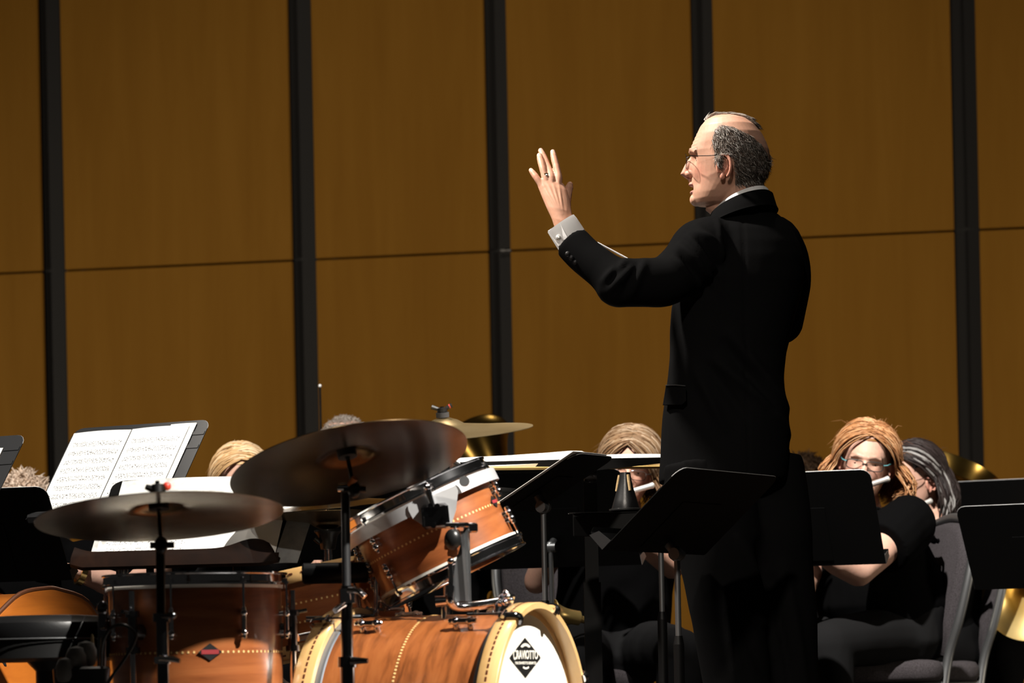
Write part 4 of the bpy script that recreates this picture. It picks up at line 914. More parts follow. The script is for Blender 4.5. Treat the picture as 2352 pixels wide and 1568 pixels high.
# ================================================================== people
PG = 'musicians on stage'
HEAD_LV = [(.1135, .018, -.006, .018), (.1100, .036, -.028, .034), (.1027, .050, -.050, .051), (.0865, .0645, -.071, .0645), (.065, .0755, -.0875, .0720), (.043, .086, -.098, .0760), (.025, .0925, -.104, .0775), (.0076, .0885, -.106, .0770), (-.011, .0865, -.104, .0745), (-.032, .0880, -.096, .0705), (-.050, .0895, -.084, .0655), (-.064, .0895, -.066, .0620), (-.078, .0890, -.046, .0575), (-.092, .0880, -.026, .0500), (-.102, .0835, -.010, .0410), (-.109, .073, .006, .0290)]
def add_ear(mb, s, k=1.0):
    c = np.array((-.006, s*.0735, -.024)); pts = []
    for a in np.linspace(math.radians(215), math.radians(-70), 18):
        x = .0165*k*math.cos(a+PI) ; 
        pts.append(c + np.array((-.0165*k*math.sin(a-.0)*0 + .0165*k*math.cos(PI-a), s*(.006 + .009*max(0, math.cos(a))), .027*k*math.sin(a))))
    mb.tube(pts, [.0035]+[.0044]*16+[.004], 8)
    mb.ell(c + np.array((-.001, s*.001, 0)), (.0125*k, .0055, .0215*k), None, 12, 8)
    mb.ell(c + np.array((.006, s*.005, -.023*k)), (.0065*k, .0045, .0085*k), None, 10, 8)
    mb.ell(c + np.array((.0125, s*.004, .000)), (.004, .005, .006), None, 8, 6)
    mb.tube([c + np.array((-.006, s*.006, .016*k)), c + np.array((-.0085, s*.007, -.004)), c + np.array((.002, s*.006, -.015*k))], .0028, 6)
def head_mesh(neck, voxel=.0024, female=False, skin=(.58, .335, .235), lipc=(.44, .16, .135), open_mouth=False, hairpaint=None, nose=1.0):
    mb = MB(); rings = []
    for u, ff, fb, w_ in HEAD_LV:
        ring = []
        kf = .10 + .22*min(1, max(0, (-u-.03)/.07))
        for j in range(40):
            t = 2*PI*j/40; c, s_ = math.cos(t), math.sin(t); fm = (ff*.42+fb*.58) if u > -.05 else (ff+fb)/2
            f = fm + ((ff-fm) if c > 0 else (fm-fb))*(abs(c)**.92)*np.sign(c)
            l = w_*np.sign(s_)*abs(s_)**.88*(1 - kf*max(0, c)**1.3)
            ring.append((f, l, u))
        rings.append(ring)
    mb.loft(rings)
    n = np.array(tuple(neck)); a = np.array((-.030, 0, -.045)); b_ = np.array((-.034, 0, -.10))
    nr = .050 if female else .055
    mb.tube([a, b_, lerp(b_, n, .5), n], [nr*1.0, nr, nr*1.0, nr*1.05], 24)
    mb.tube([(.045, 0, -.100), (.015, 0, -.118), (-.004, 0, -.15)], [.022, .028, .03], 14)
    k = nose
    mb.tube([(.083, 0, .012), (.0925, 0, .000), (.0985, 0, -.012), (.0995*k, 0, -.0250), (.0955, 0, -.0310)], [.0085, .0090, .0104, .0124, .0108], 12); mb.tube([(.1005*k, 0, -.024), (.095, 0, -.036), (.088, 0, -.048)], [.0075, .0065, .008], 10)
    mb.ell((.079, 0, -.016), (.0165, .020, .026), None, 16, 10)
    for s_ in (-1, 1):
        mb.ell((.0915, s_*.0115, -.0285), (.0125, .0080, .0085), None, 12, 8)
        mb.tube([(.0885, s_*.010, .024), (.084, s_*.028, .027), (.070, s_*.048, .020)], [.0062, .0070, .0055] if not female else [.005, .0055, .0045], 10)
        add_ear(mb, s_, .92 if female else 1.05)
    dz = .004 if open_mouth else 0.
    mb.ell((.0885, 0, -.0555), (.0095, .0225, .0058), None, 16, 8); mb.ell((.0868, 0, -.0690-dz), (.0090, .0195, .0062), None, 16, 8)
    mb.ell((.0780, 0, -.0915), (.0175, .0230, .0165), None, 14, 10)
    me = remesh(mb, voxel, 3, .5); v = getv(me)
    def brush(c, r, d): 
        nonlocal v
        q = v - np.array(c); wgt = np.exp(-(q**2).sum(1)/(r*r)); v = v + wgt[:, None]*np.array(d)
    for s_ in (-1, 1):
        brush((.086, s_*.0315, .004), .0155, (-.0090, -s_*.002, 0)); brush((.088, s_*.032, .012), .008, (.0025, 0, -.001))
        brush((.098, s_*.0075, -.037), .0035, (-.002, 0, .003))
        brush((.07, s_*.036, -.052), .014, (-.0035, -s_*.002, 0)); brush((.0855, s_*.022, -.036), .005, (-.003, 0, 0))
        brush((.040, s_*.074, .028), .022, (0, -s_*.004, 0))
    q = v.copy(); lw = np.clip(1-(q[:, 1]/.025)**2, 0, 1)*np.exp(-((q[:, 2]+.0625+dz*.5)/(.0028+dz*.8))**2)*(q[:, 0] > .07); v[:, 0] -= (.0045 + (.010 if open_mouth else 0))*lw
    fw = np.exp(-((q[:, 0]-.085)/.02)**2)*(q[:, 2] > .03)*(q[:, 2] < .075)*(np.abs(q[:, 1]) < .045)
    if not female: v[:, 0] += .0007*np.sin(q[:, 2]*2*PI/.0095)*fw
    setv(me, v)
    col = np.tile(np.array(skin), (len(v), 1))
    red = np.exp(-(((v[:, 0]-.10)/.02)**2 + (v[:, 1]/.02)**2 + ((v[:, 2]+.025)/.02)**2)) + .8*np.exp(-(((v[:, 0]-.07)/.03)**2 + ((np.abs(v[:, 1])-.045)/.022)**2 + ((v[:, 2]+.03)/.025)**2)) + .8*(np.abs(v[:, 1]) > .078)
    col *= 1 - np.clip(red, 0, 1)[:, None]*np.array((.04, .26, .26))
    lip = (np.abs(v[:, 1]) < .0225)*(v[:, 0] > .080)*((np.abs(v[:, 2]+.0565) < .0048) | (np.abs(v[:, 2]+.0688+dz) < .0055)); col[lip.astype(bool)] = lipc
    if open_mouth: col[((np.abs(v[:, 1]) < .018)*(np.abs(v[:, 2]+.0632) < .0022)*(v[:, 0] > .075)).astype(bool)] = (.05, .015, .012)
    for s_ in (-1, 1):
        eb = np.exp(-((v[:, 2]-.0265-.002*np.cos((v[:, 1]*s_-.03)*60))/.0038)**2)*(v[:, 1]*s_ > .010)*(v[:, 1]*s_ < .050)*(v[:, 0] > .06); col = col*(1-.55*eb[:, None]) + .55*eb[:, None]*np.array((.13, .09, .06))
    if hairpaint is not None:
        m_, hc = hairpaint(v); col = col*(1-m_[:, None]) + m_[:, None]*np.array(hc)
    return me, col
def to_world(me, M): setv(me, xf(M, getv(me))); return me
def head_frame_of(o, F, roll=0.):
    F = Vector(F).normalized(); L = Vector((0, 0, 1)).cross(F).normalized(); U = F.cross(L)
    if roll: R = Matrix.Rotation(roll, 3, F); L = R @ L; U = R @ U
    return frame(o, F, L, U)
def eyes(t, HM, closed=False):
    for s_ in (-1, 1):
        e = part(MB().ell(HM @ Vector((.0600, s_*.0315, .0030)), (.0115, .0115, .0115), None, 16, 12), 'eye', M_eye, t)
        part(MB().ell(HM @ Vector((.0682, s_*.0310, .0010)), (.0042, .0052, .0052), HM, 12, 8), 'iris', M_iris, e)
        mb = MB(); mb.lathe([(.0121*math.cos(a), .0121*math.sin(a)) for a in np.linspace(.0, PI/2, 7)], HM @ Matrix.Translation((.0597, s_*.0315, .0030)) @ Matrix.Rotation(.38 if closed else -.05, 4, 'Y'), 20); 
        me = mb.mesh('upper_lid', MW[t].inverted()); fin(me, M_skin); paint(me, np.tile((.54, .31, .23), (len(me.vertices), 1))); link('upper_lid', me, e)
def strands(mb, roots, dirs, lens, rad, cols, sag=.0, seg=3):
    """short hairs: bent 3-sided slivers"""
    n = len(roots); r = np.asarray(roots); d = np.asarray(dirs); d = d/(np.linalg.norm(d, axis=1)[:, None]+1e-9)
    a = np.cross(d, rng.normal(size=(n, 3))); a /= np.linalg.norm(a, axis=1)[:, None]+1e-9; b_ = np.cross(d, a)
    V = np.zeros((n, seg*3+1, 3)); C = np.zeros((n, seg*3+1, 3))
    for k in range(seg):
        t = k/seg; p = r + d*(lens*t)[:, None] + np.array((0, 0, -1))*(sag*lens*t*t)[:, None]; rr = (rad*(1-.6*t))[:, None]
        for q in range(3): V[:, k*3+q] = p + rr*(math.cos(2*PI*q/3)*a + math.sin(2*PI*q/3)*b_)
    V[:, -1] = r + d*lens[:, None] + np.array((0, 0, -1))*(sag*lens)[:, None]; C[:] = np.asarray(cols)[:, None, :]
    m = seg*3+1; base = [(k*3+q, k*3+(q+1) % 3, (k+1)*3+(q+1) % 3, (k+1)*3+q) for k in range(seg-1) for q in range(3)] + [((seg-1)*3+q, (seg-1)*3+(q+1) % 3, seg*3) for q in range(3)]
    f = [tuple(i*m+x for x in q) for i in range(n) for q in base]
    mb.add(V.reshape(-1, 3), f, C.reshape(-1, 3))
def pick(pal, n): 
    pal = np.array(pal); i = rng.integers(0, len(pal), n); return pal[i]*rng.uniform(.75, 1.2, (n, 1))
def scalp_hair(t, HM, n, pal, length, frontu=.055, messy=.5, rad=.0016, cap=(.05, .035, .025), vol=1.0, low=-.05):
    """short head of hair: cap plus slivers, for heads seen from afar"""
    c = np.array((-.008, 0, .018)); R = np.array((.104, .086, .104))*vol; mb = MB()
    g = rng.normal(size=(n*4, 3)); g /= np.linalg.norm(g, axis=1)[:, None]; p = c + g*R
    ok = (p[:, 2] > low) & ((p[:, 0] < .055) | (p[:, 2] > frontu)) & ((p[:, 2] > .02) | (p[:, 0] < .005)); p = p[ok][:n]; g = g[ok][:n]
    d = g*.5 + np.array((-.6, 0, -.25)) + rng.normal(size=g.shape)*messy
    strands(mb, xf(HM, p), d @ npm(HM)[:3, :3].T, rng.uniform(.6, 1.2, len(p))*length, np.full(len(p), rad), pick(pal, len(p)), .25)
    capm = MB(); capm.ell((0, 0, 0), R*.985, None, 32, 20); v = capm.v[0] + c; keep = (v[:, 2] > low) & ((v[:, 0] < .052) | (v[:, 2] > frontu)) & ((v[:, 2] > .02) | (v[:, 0] < .0))
    fs = [q for q in capm.f if all(keep[i] for i in q)]; mb.add(xf(HM, v), fs, cap)
    return part(mb, 'hair', M_hair, t, col=True, ang=180)
def long_hair(t, HM, n, pal, fall, part_l=.0, vol=1.10, wave=.012, rad=.0034, cap=(.10, .05, .02), flare=.03, curl=.02, bang=72, streak=None):
    c = np.array((-.012, 0, .014)); R = np.array((.104, .087, .106)); mb = MB(); D3 = npm(HM)[:3, :3]
    up = D3.T @ np.array((0, 0, 1.))
    for i in range(n):
        s_ = 1 if rng.random() < .5 else -1; q = rng.random(); al = math.radians(lerp(46, 165, q)); be = math.radians(lerp(bang, 176, q**.9) + rng.normal()*6)
        a = np.array((math.cos(al), part_l/.1 + s_*.02 + rng.normal()*.10, math.sin(al))); a /= np.linalg.norm(a)
        e = np.array((math.cos(be), s_*math.sin(be), -.05-.25*rng.random())); e /= np.linalg.norm(e)
        v0 = vol + rng.uniform(-.03, .07); ph = rng.uniform(0, 6.28); ph2 = rng.uniform(0, 6.28); L = fall*rng.uniform(.75, 1.1); pts = []
        om = math.acos(np.clip(a @ e, -1, 1)) + 1e-6
        for tt in np.linspace(0, 1, 9):
            d = (math.sin((1-tt)*om)*a + math.sin(tt*om)*e)/math.sin(om); pts.append(c + d*R*(1.03 + (v0-1.03)*math.sin(tt*PI/2)**.8 + .02*math.sin(tt*9+ph)))
        end = pts[-1]; out = np.array((e[0], e[1], 0)); out /= np.linalg.norm(out)+1e-6
        for tt in np.linspace(0, 1, 9)[1:]:
            pts.append(end - up*L*tt + out*(flare*math.sin(tt*2.2) - curl*tt**3) + np.array((math.sin(tt*9+ph), math.cos(tt*8+ph2), 0))*wave*tt)
        col = pick(pal, 1)[0]
        if streak is not None and s_ == streak[0] and abs(q-streak[1]) < streak[2]: col = np.array(streak[3])*rng.uniform(.8, 1.2)
        r = rad*rng.uniform(.6, 1.25); mb.tube(xf(HM, np.array(pts)), [r*.6]+[r]*12+[r*.85, r*.7, r*.5, r*.2], 5, False, col)
    for i in range(n//6):
        g = rng.normal(size=3); g /= np.linalg.norm(g)
        if g[0] > .35 and g[2] < .75: continue
        g[2] = abs(g[2])*.9+.02; p0 = c + g*R*vol*.99; d1 = np.array((-.2, g[1]*.6, .1)) + rng.normal(size=3)*.45; L = rng.uniform(.012, .032)
        mb.tube(xf(HM, np.array([p0, p0+d1*L*.5+np.array((0, 0, .004)), p0+d1*L-np.array((0, 0, .012))])), [.0005, .0004, .0002], 3, False, pick(pal, 1)[0])
    capm = MB(); capm.ell((0, 0, 0), R*1.0, None, 32, 20); v = capm.v[0] + c; keep = (v[:, 2] > -.06) & ((v[:, 0] < .045) | (v[:, 2] > .07)) & ((v[:, 2] > .045) | (v[:, 0] < .0))
    mb.add(xf(HM, v), [q for q in capm.f if all(keep[i] for i in q)], cap)
    return part(mb, 'hair', M_hairlong, t, col=True, ang=180)
def glasses(t, HM, fm, temple=None, w_=.026, h_=.016, r=.0011, z=.002, f0=.098, rimless=False):
    mb = MB(); ln = MB()
    for s_ in (-1, 1):
        o_ = [(f0-.010*(abs(math.cos(a))*.0+((s_*.031+w_*math.cos(a)*s_)/.06)**2), s_*.031+w_*s_*np.sign(math.cos(a))*abs(math.cos(a))**.6, z+h_*np.sign(math.sin(a))*abs(math.sin(a))**.6) for a in np.linspace(0, 2*PI, 25)]
        if not rimless: mb.tube(xf(HM, np.array(o_)), r, 6, False)
        else: mb.tube(xf(HM, np.array(o_[:13])), r*.8, 6, False)
        c = np.mean(o_[:-1], 0); ln.add(xf(HM, np.array([c]+o_[:-1])), [(0, 1+k, 1+(k+1) % 24) for k in range(24)])
    mb.tube(xf(HM, np.array([(f0-.001, -.008, z+.004), (f0+.002, 0, z+.006), (f0-.001, .008, z+.004)])), r*1.2, 6)
    g = part(mb, 'glasses', fm, t); part(ln, 'lens', M_lens, g)
    for s_ in (-1, 1):
        tb = MB(); tb.tube(xf(HM, np.array([(f0-.010, s_*.058, z+.006), (f0-.02, s_*.0705, z+.007), (.03, s_*.0785, z+.004), (-.010, s_*.0800, z+.004), (-.024, s_*.0795, z-.012)])), r*1.3, 6); part(tb, 'temple_arm', temple or fm, g)
def hand(mb, wrist, d, nrm, thumb, curl=.9, s=1.0, r=.0085):
    """mitt with five bent fingers: d along the hand, nrm = back of hand, thumb = side of thumb"""
    w0 = np.array(tuple(wrist)); d = np.array(tuple(Vector(d).normalized())); n = np.array(tuple(nrm)); n = n - d*n.dot(d); n /= np.linalg.norm(n); x = np.cross(d, n)
    if x.dot(np.array(tuple(thumb))) < 0: x = -x
    def pt(a, b, c): return w0 + s*(d*a + x*b + n*c)
    rings = []
    for a, hw, th in ((-.02, .026, .020), (.0, .027, .019), (.03, .036, .0175), (.065, .041, .0150), (.088, .040, .0125)):
        rings.append([pt(a, hw*math.cos(t), th*math.sin(t)) for t in np.linspace(0, 2*PI, 18, endpoint=False)])
    mb.loft(rings)
    for b, L, c0 in ((.030, .9, 1.), (.010, 1.0, 1.05), (-.011, .94, 1.1), (-.030, .74, 1.2)):
        p = pt(.085, b, 0); a = .25*curl*c0; pts = [pt(.07, b*.95, 0), p]
        for seg in (.042, .027, .022):
            p = p + s*L*seg*(d*math.cos(a) - n*math.sin(a)); pts.append(p); a += .85*curl*c0*.8
        mb.tube(bez(pts, 4), [r*s]*(4*2)+list(np.linspace(r, r*.75, 4*2+1)*s), 10); mb.ell(pts[-1], (r*.78*s,)*3, None, 10, 8)
    pts = [pt(.015, .022, -.006), pt(.042, .045, -.012), pt(.068, .050, -.024), pt(.088, .042, -.034)]; mb.tube(bez(pts, 4), list(np.linspace(.0135, .0085, 13)*s), 10); mb.ell(pts[-1], (.0086*s,)*3, None, 10, 8)
def limb(mb, pts, rad, seg=16, ends=True):
    p = bez(pts, 6); r = np.interp(np.linspace(0, 1, len(p)), np.linspace(0, 1, len(rad)), rad); mb.tube(p, r, seg)
    if ends: mb.ell(p[0], (r[0],)*3, None, 12, 8); mb.ell(p[-1], (r[-1],)*3, None, 12, 8)
def fold(me, segs, amp_default=.006):
    """raise cloth folds along picture-plane segments on the side towards the audience"""
    v = getv(me); n = getn(me); out = v.copy(); face = n[:, 1] < .25
    for (p, q, wd, am) in segs:
        p, q = np.array((p.x, p.z)), np.array((q.x, q.z)); d = q-p; L = d @ d; t = np.clip(((v[:, [0, 2]]-p) @ d)/L, 0, 1); dist = np.linalg.norm(v[:, [0, 2]]-(p+t[:, None]*d), axis=1)
        wgt = np.exp(-(dist/wd)**2)*(np.sin(PI*np.clip(t*.9+.05, 0, 1))**.5)*face; out += n*(wgt*am*1.55)[:, None]
    setv(me, out)
def cloth_noise(me, amp, sc):
    from mathutils import noise
    v = getv(me); n = getn(me); h = np.array([noise.noise(Vector(p)*sc) for p in v]); setv(me, v + n*(h*amp)[:, None])

# ------------------------------------------------------------------ the conductor
YP = 8.6
con = thing('person', 'conductor in black tailcoat and glasses, seen from behind, left hand raised', 'person', Vector((P(1745, 1900, YP).x, YP+.05, 0)), PG)
HO = P(1670, 370, YP); HMc = head_frame_of(HO, (-.975, .222, 0))
HMc = HMc @ Matrix.Rotation(ROLL*.0, 4, 'Y')
nb = HMc.inverted() @ P(1712, 500, YP+.03)
def hair_zone(v):
    f, l, u = v[:, 0], np.abs(v[:, 1]), v[:, 2]
    top = np.interp(f, [-.11, -.103, -.065, -.03, .004, .02, .034], [.004, .022, .052, .072, .080, .068, .043])
    top = top - np.clip((.045-l)/.045, 0, 1)*.03*(f < -.05)
    front = np.interp(u, [-.034, -.016, .0, .044, .09], [.002, .014, .018, .026, .012])
    m = (u < top)*(f < front)*(u > np.where(f < -.028, -.068, np.where(f < .000, .004, -.030)))
    m = m*((l > .03) | (f < -.06))
    return m.astype(float)
def hair_zone_b(v): return ((v[:, 2] > .088)*(v[:, 0] > -.062)*(v[:, 0] < .052)*(v[:, 1] < .010)).astype(float)
hm, hcol = head_mesh(nb, .0019, False, (.60, .335, .235), (.42, .19, .15), True, lambda v: (np.clip(hair_zone(v)*.72 + hair_zone_b(v)*.5, 0, 1), (.17, .125, .10)), 1.06)
hl = getv(hm).copy(); hn = getn(hm).copy()
items = [(to_world(hm, HMc), hcol)]
# left hand, built finger by finger
YW = 8.50; hb2 = MB()
def W(px, py, dy=0.): return P(px, py, YW+dy+max(0., 500-py)*.00042)
rings = []
for (a, b, hw, th) in ((1299, 527, 26, .021), (1292, 508, 25, .020), (1284, 482, 30, .020), (1276, 455, 34, .0185), (1268, 430, 35.5, .016), (1263, 416, 33, .0125)):
    c = np.array(W(a, b)); ex = np.array(W(a+10, b+2)) - c; ex /= np.linalg.norm(ex)
    rings.append([c + ex*hw/S(YW)*math.cos(t) + np.array((0, 1, 0))*th*math.sin(t) for t in np.linspace(0, 2*PI, 20, endpoint=False)])
hb2.loft(rings)
hb2.ell(W(1294, 470, .012), (.019, .016, .030))
FN = [[(1252, 446, 0), (1246, 430, -.002), (1234, 411, -.004), (1227, 401, -.002), (1219.5, 391, .002)], [(1262, 440, 0), (1254, 413, -.004), (1247, 388, -.004), (1242, 370, .002), (1238.5, 357, .008)], [(1270, 440, 0), (1266, 409, -.005), (1257, 382, .008), (1249, 362, .016), (1242, 346, .022)], [(1281, 440, 0), (1283, 411, -.003), (1278, 384, 0), (1273, 364, .004), (1269.5, 349, .008)]]
for i, fp in enumerate(FN):
    rr = (.0082, .0092, .0094, .0092)[i]; p = bez([W(*q) for q in fp], 5); hb2.tube(p, list(np.interp(np.linspace(0, 1, len(p)), [0, .3, .55, .62, .8, .85, 1], np.array([1, 1.02, .90, .97, .84, .88, .70])*rr)), 12); hb2.ell(p[-1], (rr*.72,)*3, None, 12, 8)
p = bez([W(1288, 486, .012), W(1298, 464, .018), W(1303.5, 444, .020), W(1307, 432, .020), W(1309, 424, .018)], 5); hb2.tube(p, list(np.interp(np.linspace(0, 1, len(p)), [0, .3, .6, .8, 1], [.016, .0135, .0105, .0105, .0075])), 12); hb2.ell(p[-1], (.0078,)*3, None, 12, 8)
hme = remesh(hb2, .0016, 3, .5); v = getv(hme); n = getn(hme); out = v.copy()
for a, b in (((1249, 430), (1284, 492)), ((1257, 420), (1287, 494)), ((1268, 416), (1290, 494)), ((1282, 418), (1293, 492))):
    p_, q_ = W(*a), W(*b); p_, q_ = np.array((p_.x, p_.z)), np.array((q_.x, q_.z)); d = q_-p_; t = np.clip(((v[:, [0, 2]]-p_) @ d)/(d @ d), 0, 1); dist = np.linalg.norm(v[:, [0, 2]]-(p_+t[:, None]*d), axis=1)
    out += n*(np.exp(-(dist/.0032)**2)*(n[:, 1] < 0)*.0018*np.sin(PI*np.clip(t, .05, .95)))[:, None]
for fp in FN:
    for q in (fp[1], fp[2], fp[3]): dd = np.linalg.norm(v-np.array(W(*q)), axis=1); out += n*(np.exp(-(dd/.009)**2)*(n[:, 1] < 0)*.0012)[:, None]
setv(hme, out); hc2 = np.tile(np.array((.64, .345, .235)), (len(v), 1))
for fp in FN:
    tip = np.array(W(*fp[-1])); nail = (np.linalg.norm(v-(tip+np.array((0, -.005, .002))), axis=1) < .0062)*(n[:, 1] < -.3); hc2[nail.astype(bool)] = (.70, .45, .36)
    for q in fp[1:4]: k_ = np.exp(-(np.linalg.norm(v-np.array(W(*q)), axis=1)/.007)**2); hc2 *= 1-k_[:, None]*np.array((.02, .2, .22))
items.append((hme, hc2))
# right hand closing on the baton, in front of the chest
RH = P(1655, 702, 8.98); rb2 = MB(); bd_ = (P(1395, 573, 8.98)-P(1450, 602, 8.98)).normalized()
hand(rb2, RH + Vector((.06, .0, -.012)), Vector((-1, .05, .25)), Vector((0, .45, .85)), Vector((-.1, -.9, .3)), 1.25)
rme = remesh(rb2, .0028, 2); items.append((rme, np.tile((.60, .335, .235), (len(rme.vertices), 1))))
# hidden body under the clothes, one surface with neck, arms and legs
bb = MB()
def torso_rings(levels, dep, yc, k=1.0):
    out = []
    for y, xl, xr, b in levels:
        cx = (xl+xr)/2; c = P(cx, y, yc); a = (xr-xl)/2/S(yc)*k; b2 = b*k
        out.append([(c.x + a*np.sign(math.cos(t))*abs(math.cos(t))**.86, c.y + b2*np.sign(math.sin(t))*abs(math.sin(t))**.9, c.z) for t in np.linspace(0, 2*PI, 40, endpoint=False)])
    return out
TL = [(489, 1652, 1776, .070), (498, 1632, 1790, .086), (512, 1614, 1803, .100), (535, 1600, 1822, .120), (565, 1592, 1838, .136), (600, 1580, 1846, .148), (650, 1562, 1846, .155), (700, 1543, 1836, .152), (760, 1538, 1818, .146), (815, 1537, 1805, .140), (870, 1532, 1802, .142), (900, 1528, 1804, .146), (950, 1522, 1811, .152), (1010, 1518, 1813, .154), (1090, 1514, 1809, .155), (1108, 1514, 1807, .155)]
bb.loft(torso_rings(TL, 0, YP+.02, .86))
SHL = [P(1650, 565, YP-.01), P(1580, 608, YP-.095), P(1510, 647, YP-.135), P(1425, 652, YP-.16)]
FAL = [P(1425, 652, YP-.16), P(1375, 622, YP-.14), P(1335, 577, YP-.12), P(1296, 520, YW)]
limb(bb, SHL, [.045, .042, .040, .038]); limb(bb, FAL, [.042, .040, .034, .026])
SHR = [P(1780, 560, YP+.10), P(1806, 640, YP+.14), P(1800, 730, YP+.20)]; FAR = [P(1800, 730, YP+.20), P(1760, 722, YP+.30), RH + Vector((.065, 0, -.013))]
limb(bb, SHR, [.05, .048, .042]); limb(bb, FAR, [.042, .036, .027])
LEG = [[P(1622, 1060, YP-.02), P(1672, 1420, YP-.03), P(1738, 1905, YP+.02)], [P(1742, 1060, YP+.08), P(1792, 1420, YP+.06), P(1850, 1905, YP+.10)]]
for lg_ in LEG: limb(bb, lg_, [.085, .062, .042])
bb.tube([P(1712, 505, YP+.03), P(1710, 475, YP+.02)], [.062, .050], 20)
bme = remesh(bb, .011, 3); items.append((bme, np.tile((.60, .335, .235), (len(bme.vertices), 1))))
part(join_meshes('body', items), 'body', M_skin, con, col=True, ang=180)
eyes(con, HMc)
# hair
mb = MB(); z1 = hair_zone(hl) > .5; idx = np.nonzero(z1)[0]; sel = rng.choice(idx, 9000); r0 = hl[sel] + hn[sel]*.0005 + rng.normal(size=(9000, 3))*.0008
d = np.array((-.55, 0, -.75)) + rng.normal(size=(9000, 3))*.28; d -= hn[sel]*(np.sum(d*hn[sel], 1)-.22)[:, None]
fr = np.clip((hl[sel][:, 0]+.02)/.05, 0, 1)
cols = pick([(.10, .078, .062), (.14, .11, .088), (.08, .062, .05), (.26, .225, .20), (.18, .145, .12), (.55, .53, .50)], 9000)*(1+.8*fr*rng.random(9000))[:, None]
strands(mb, xf(HMc, r0), d @ npm(HMc)[:3, :3].T, rng.uniform(.008, .019, 9000), np.full(9000, .00062), cols, .1)
idx = np.nonzero(hair_zone_b(hl) > .5)[0]; sel = rng.choice(idx, 2600); r0 = hl[sel] + hn[sel]*rng.uniform(0, .006, (2600, 1)); d = np.array((-1., -.15, .0)) + rng.normal(size=(2600, 3))*.10; d -= hn[sel]*(np.sum(d*hn[sel], 1)-.14)[:, None]
strands(mb, xf(HMc, r0), d @ npm(HMc)[:3, :3].T, rng.uniform(.015, .032, 2600), np.full(2600, .0007), pick([(.52, .48, .43), (.42, .37, .32), (.62, .59, .55), (.34, .28, .22)], 2600), .15)
part(mb, 'hair', M_hair, con, col=True, ang=180)
glasses(con, HMc, M_dchrome, None, .024, .017, .0008, .000, .1005)
# jacket: torso and both sleeves as one surface
jb = MB(); jb.loft(torso_rings(TL, 0, YP+.02))
limb(jb, [P(1655, 560, YP-.01), P(1612, 574, YP-.07), P(1577, 610, YP-.10), P(1530, 643, YP-.125), P(1480, 649, YP-.145), P(1420, 651, YP-.16)], [.072, .078, .070, .062, .0595, .0585], 22)
limb(jb, [P(1424, 652, YP-.16), P(1385, 622, YP-.145), P(1345, 590, YP-.125), P(1313, 555, YP-.105)], [.0560, .0470, .0460, .0455], 22, False); jb.ell(P(1424, 652, YP-.16), (.0585,)*3)
limb(jb, [P(1775, 562, YP+.09), P(1797, 600, YP+.12), P(1804, 655, YP+.15), P(1796, 738, YP+.20)], [.074, .068, .064, .055], 20); limb(jb, [P(1796, 738, YP+.20), P(1758, 728, YP+.28), P(1712, 712, YP+.345)], [.056, .050, .044], 18)
jme = remesh(jb, .0062, 5, .5)
def sg(a, b, c, d, w_=.010, am=.007, y=YP): return (P(a, b, y), P(c, d, y), w_, am)
fold(jme, [sg(1600, 522, 1668, 600, .010, .006, 8.5), sg(1580, 548, 1652, 640, .009, .008, 8.5), sg(1560, 570, 1640, 655, .010, .009, 8.5), sg(1545, 600, 1610, 668, .009, .006, 8.5), sg(1588, 536, 1640, 560, .007, .004, 8.5),
           sg(1560, 590, 1600, 650, .008, -.009, 8.5), sg(1600, 560, 1650, 620, .008, -.007, 8.5), sg(1455, 618, 1400, 672, .008, .007, 8.45), sg(1440, 604, 1385, 650, .008, .006, 8.45), sg(1480, 605, 1450, 680, .010, .006, 8.45), sg(1420, 615, 1400, 655, .006, -.006, 8.45), sg(1462, 612, 1430, 685, .007, -.006, 8.45),
           sg(1672, 780, 1800, 938, .014, .011), sg(1640, 840, 1745, 935, .013, .010), sg(1592, 860, 1655, 990, .014, .009), sg(1700, 870, 1810, 1000, .012, .007), sg(1655, 800, 1770, 945, .012, -.008), sg(1620, 850, 1700, 960, .012, -.008), sg(1715, 455, 1725, 500, .012, -.004), sg(1650, 500, 1656, 680, .006, .004, 8.5), sg(1700, 520, 1712, 1090, .004, -.0025)])
cloth_noise(jme, .0035, 9)
setv(jme, xf(MW[con].inverted(), getv(jme))); fin(jme, M_cloth, True, 180); link('jacket', jme, con)
# collars: tilted rings round the neck
def collar_ring(a0, a1, lift, rad, prof, yc=YP+.005):
    rings = []
    for t in np.linspace(a0, a1, 46):
        cx, cy = math.cos(t), math.sin(t); c = P(1704 + rad*cx*925, 478 - 27*(.82*cx - .57*cy) - lift, yc); c.y += cy*rad*1.12
        rad_v = np.array((cx, cy*1.12, 0)); rings.append([np.array(c) + rad_v*o_ + np.array((0, 0, h)) for o_, h in prof])
    return rings
mb = MB(); mb.loft(collar_ring(math.radians(-195), math.radians(60), 9, .0635, [(0, -.035), (-.002, .008), (0, .0105), (.003, .008), (.006, -.035)])); part(mb, 'shirt_collar', M_white, con, ang=50, label='white shirt collar')
mb = MB(); mb.loft(collar_ring(math.radians(-200), math.radians(75), 0, .069, [(0, -.04), (.000, .006), (.004, .010), (.009, .007), (.017, -.022), (.021, -.030), (.014, -.034)])); part(mb, 'jacket_collar', M_cloth, con, ang=50)
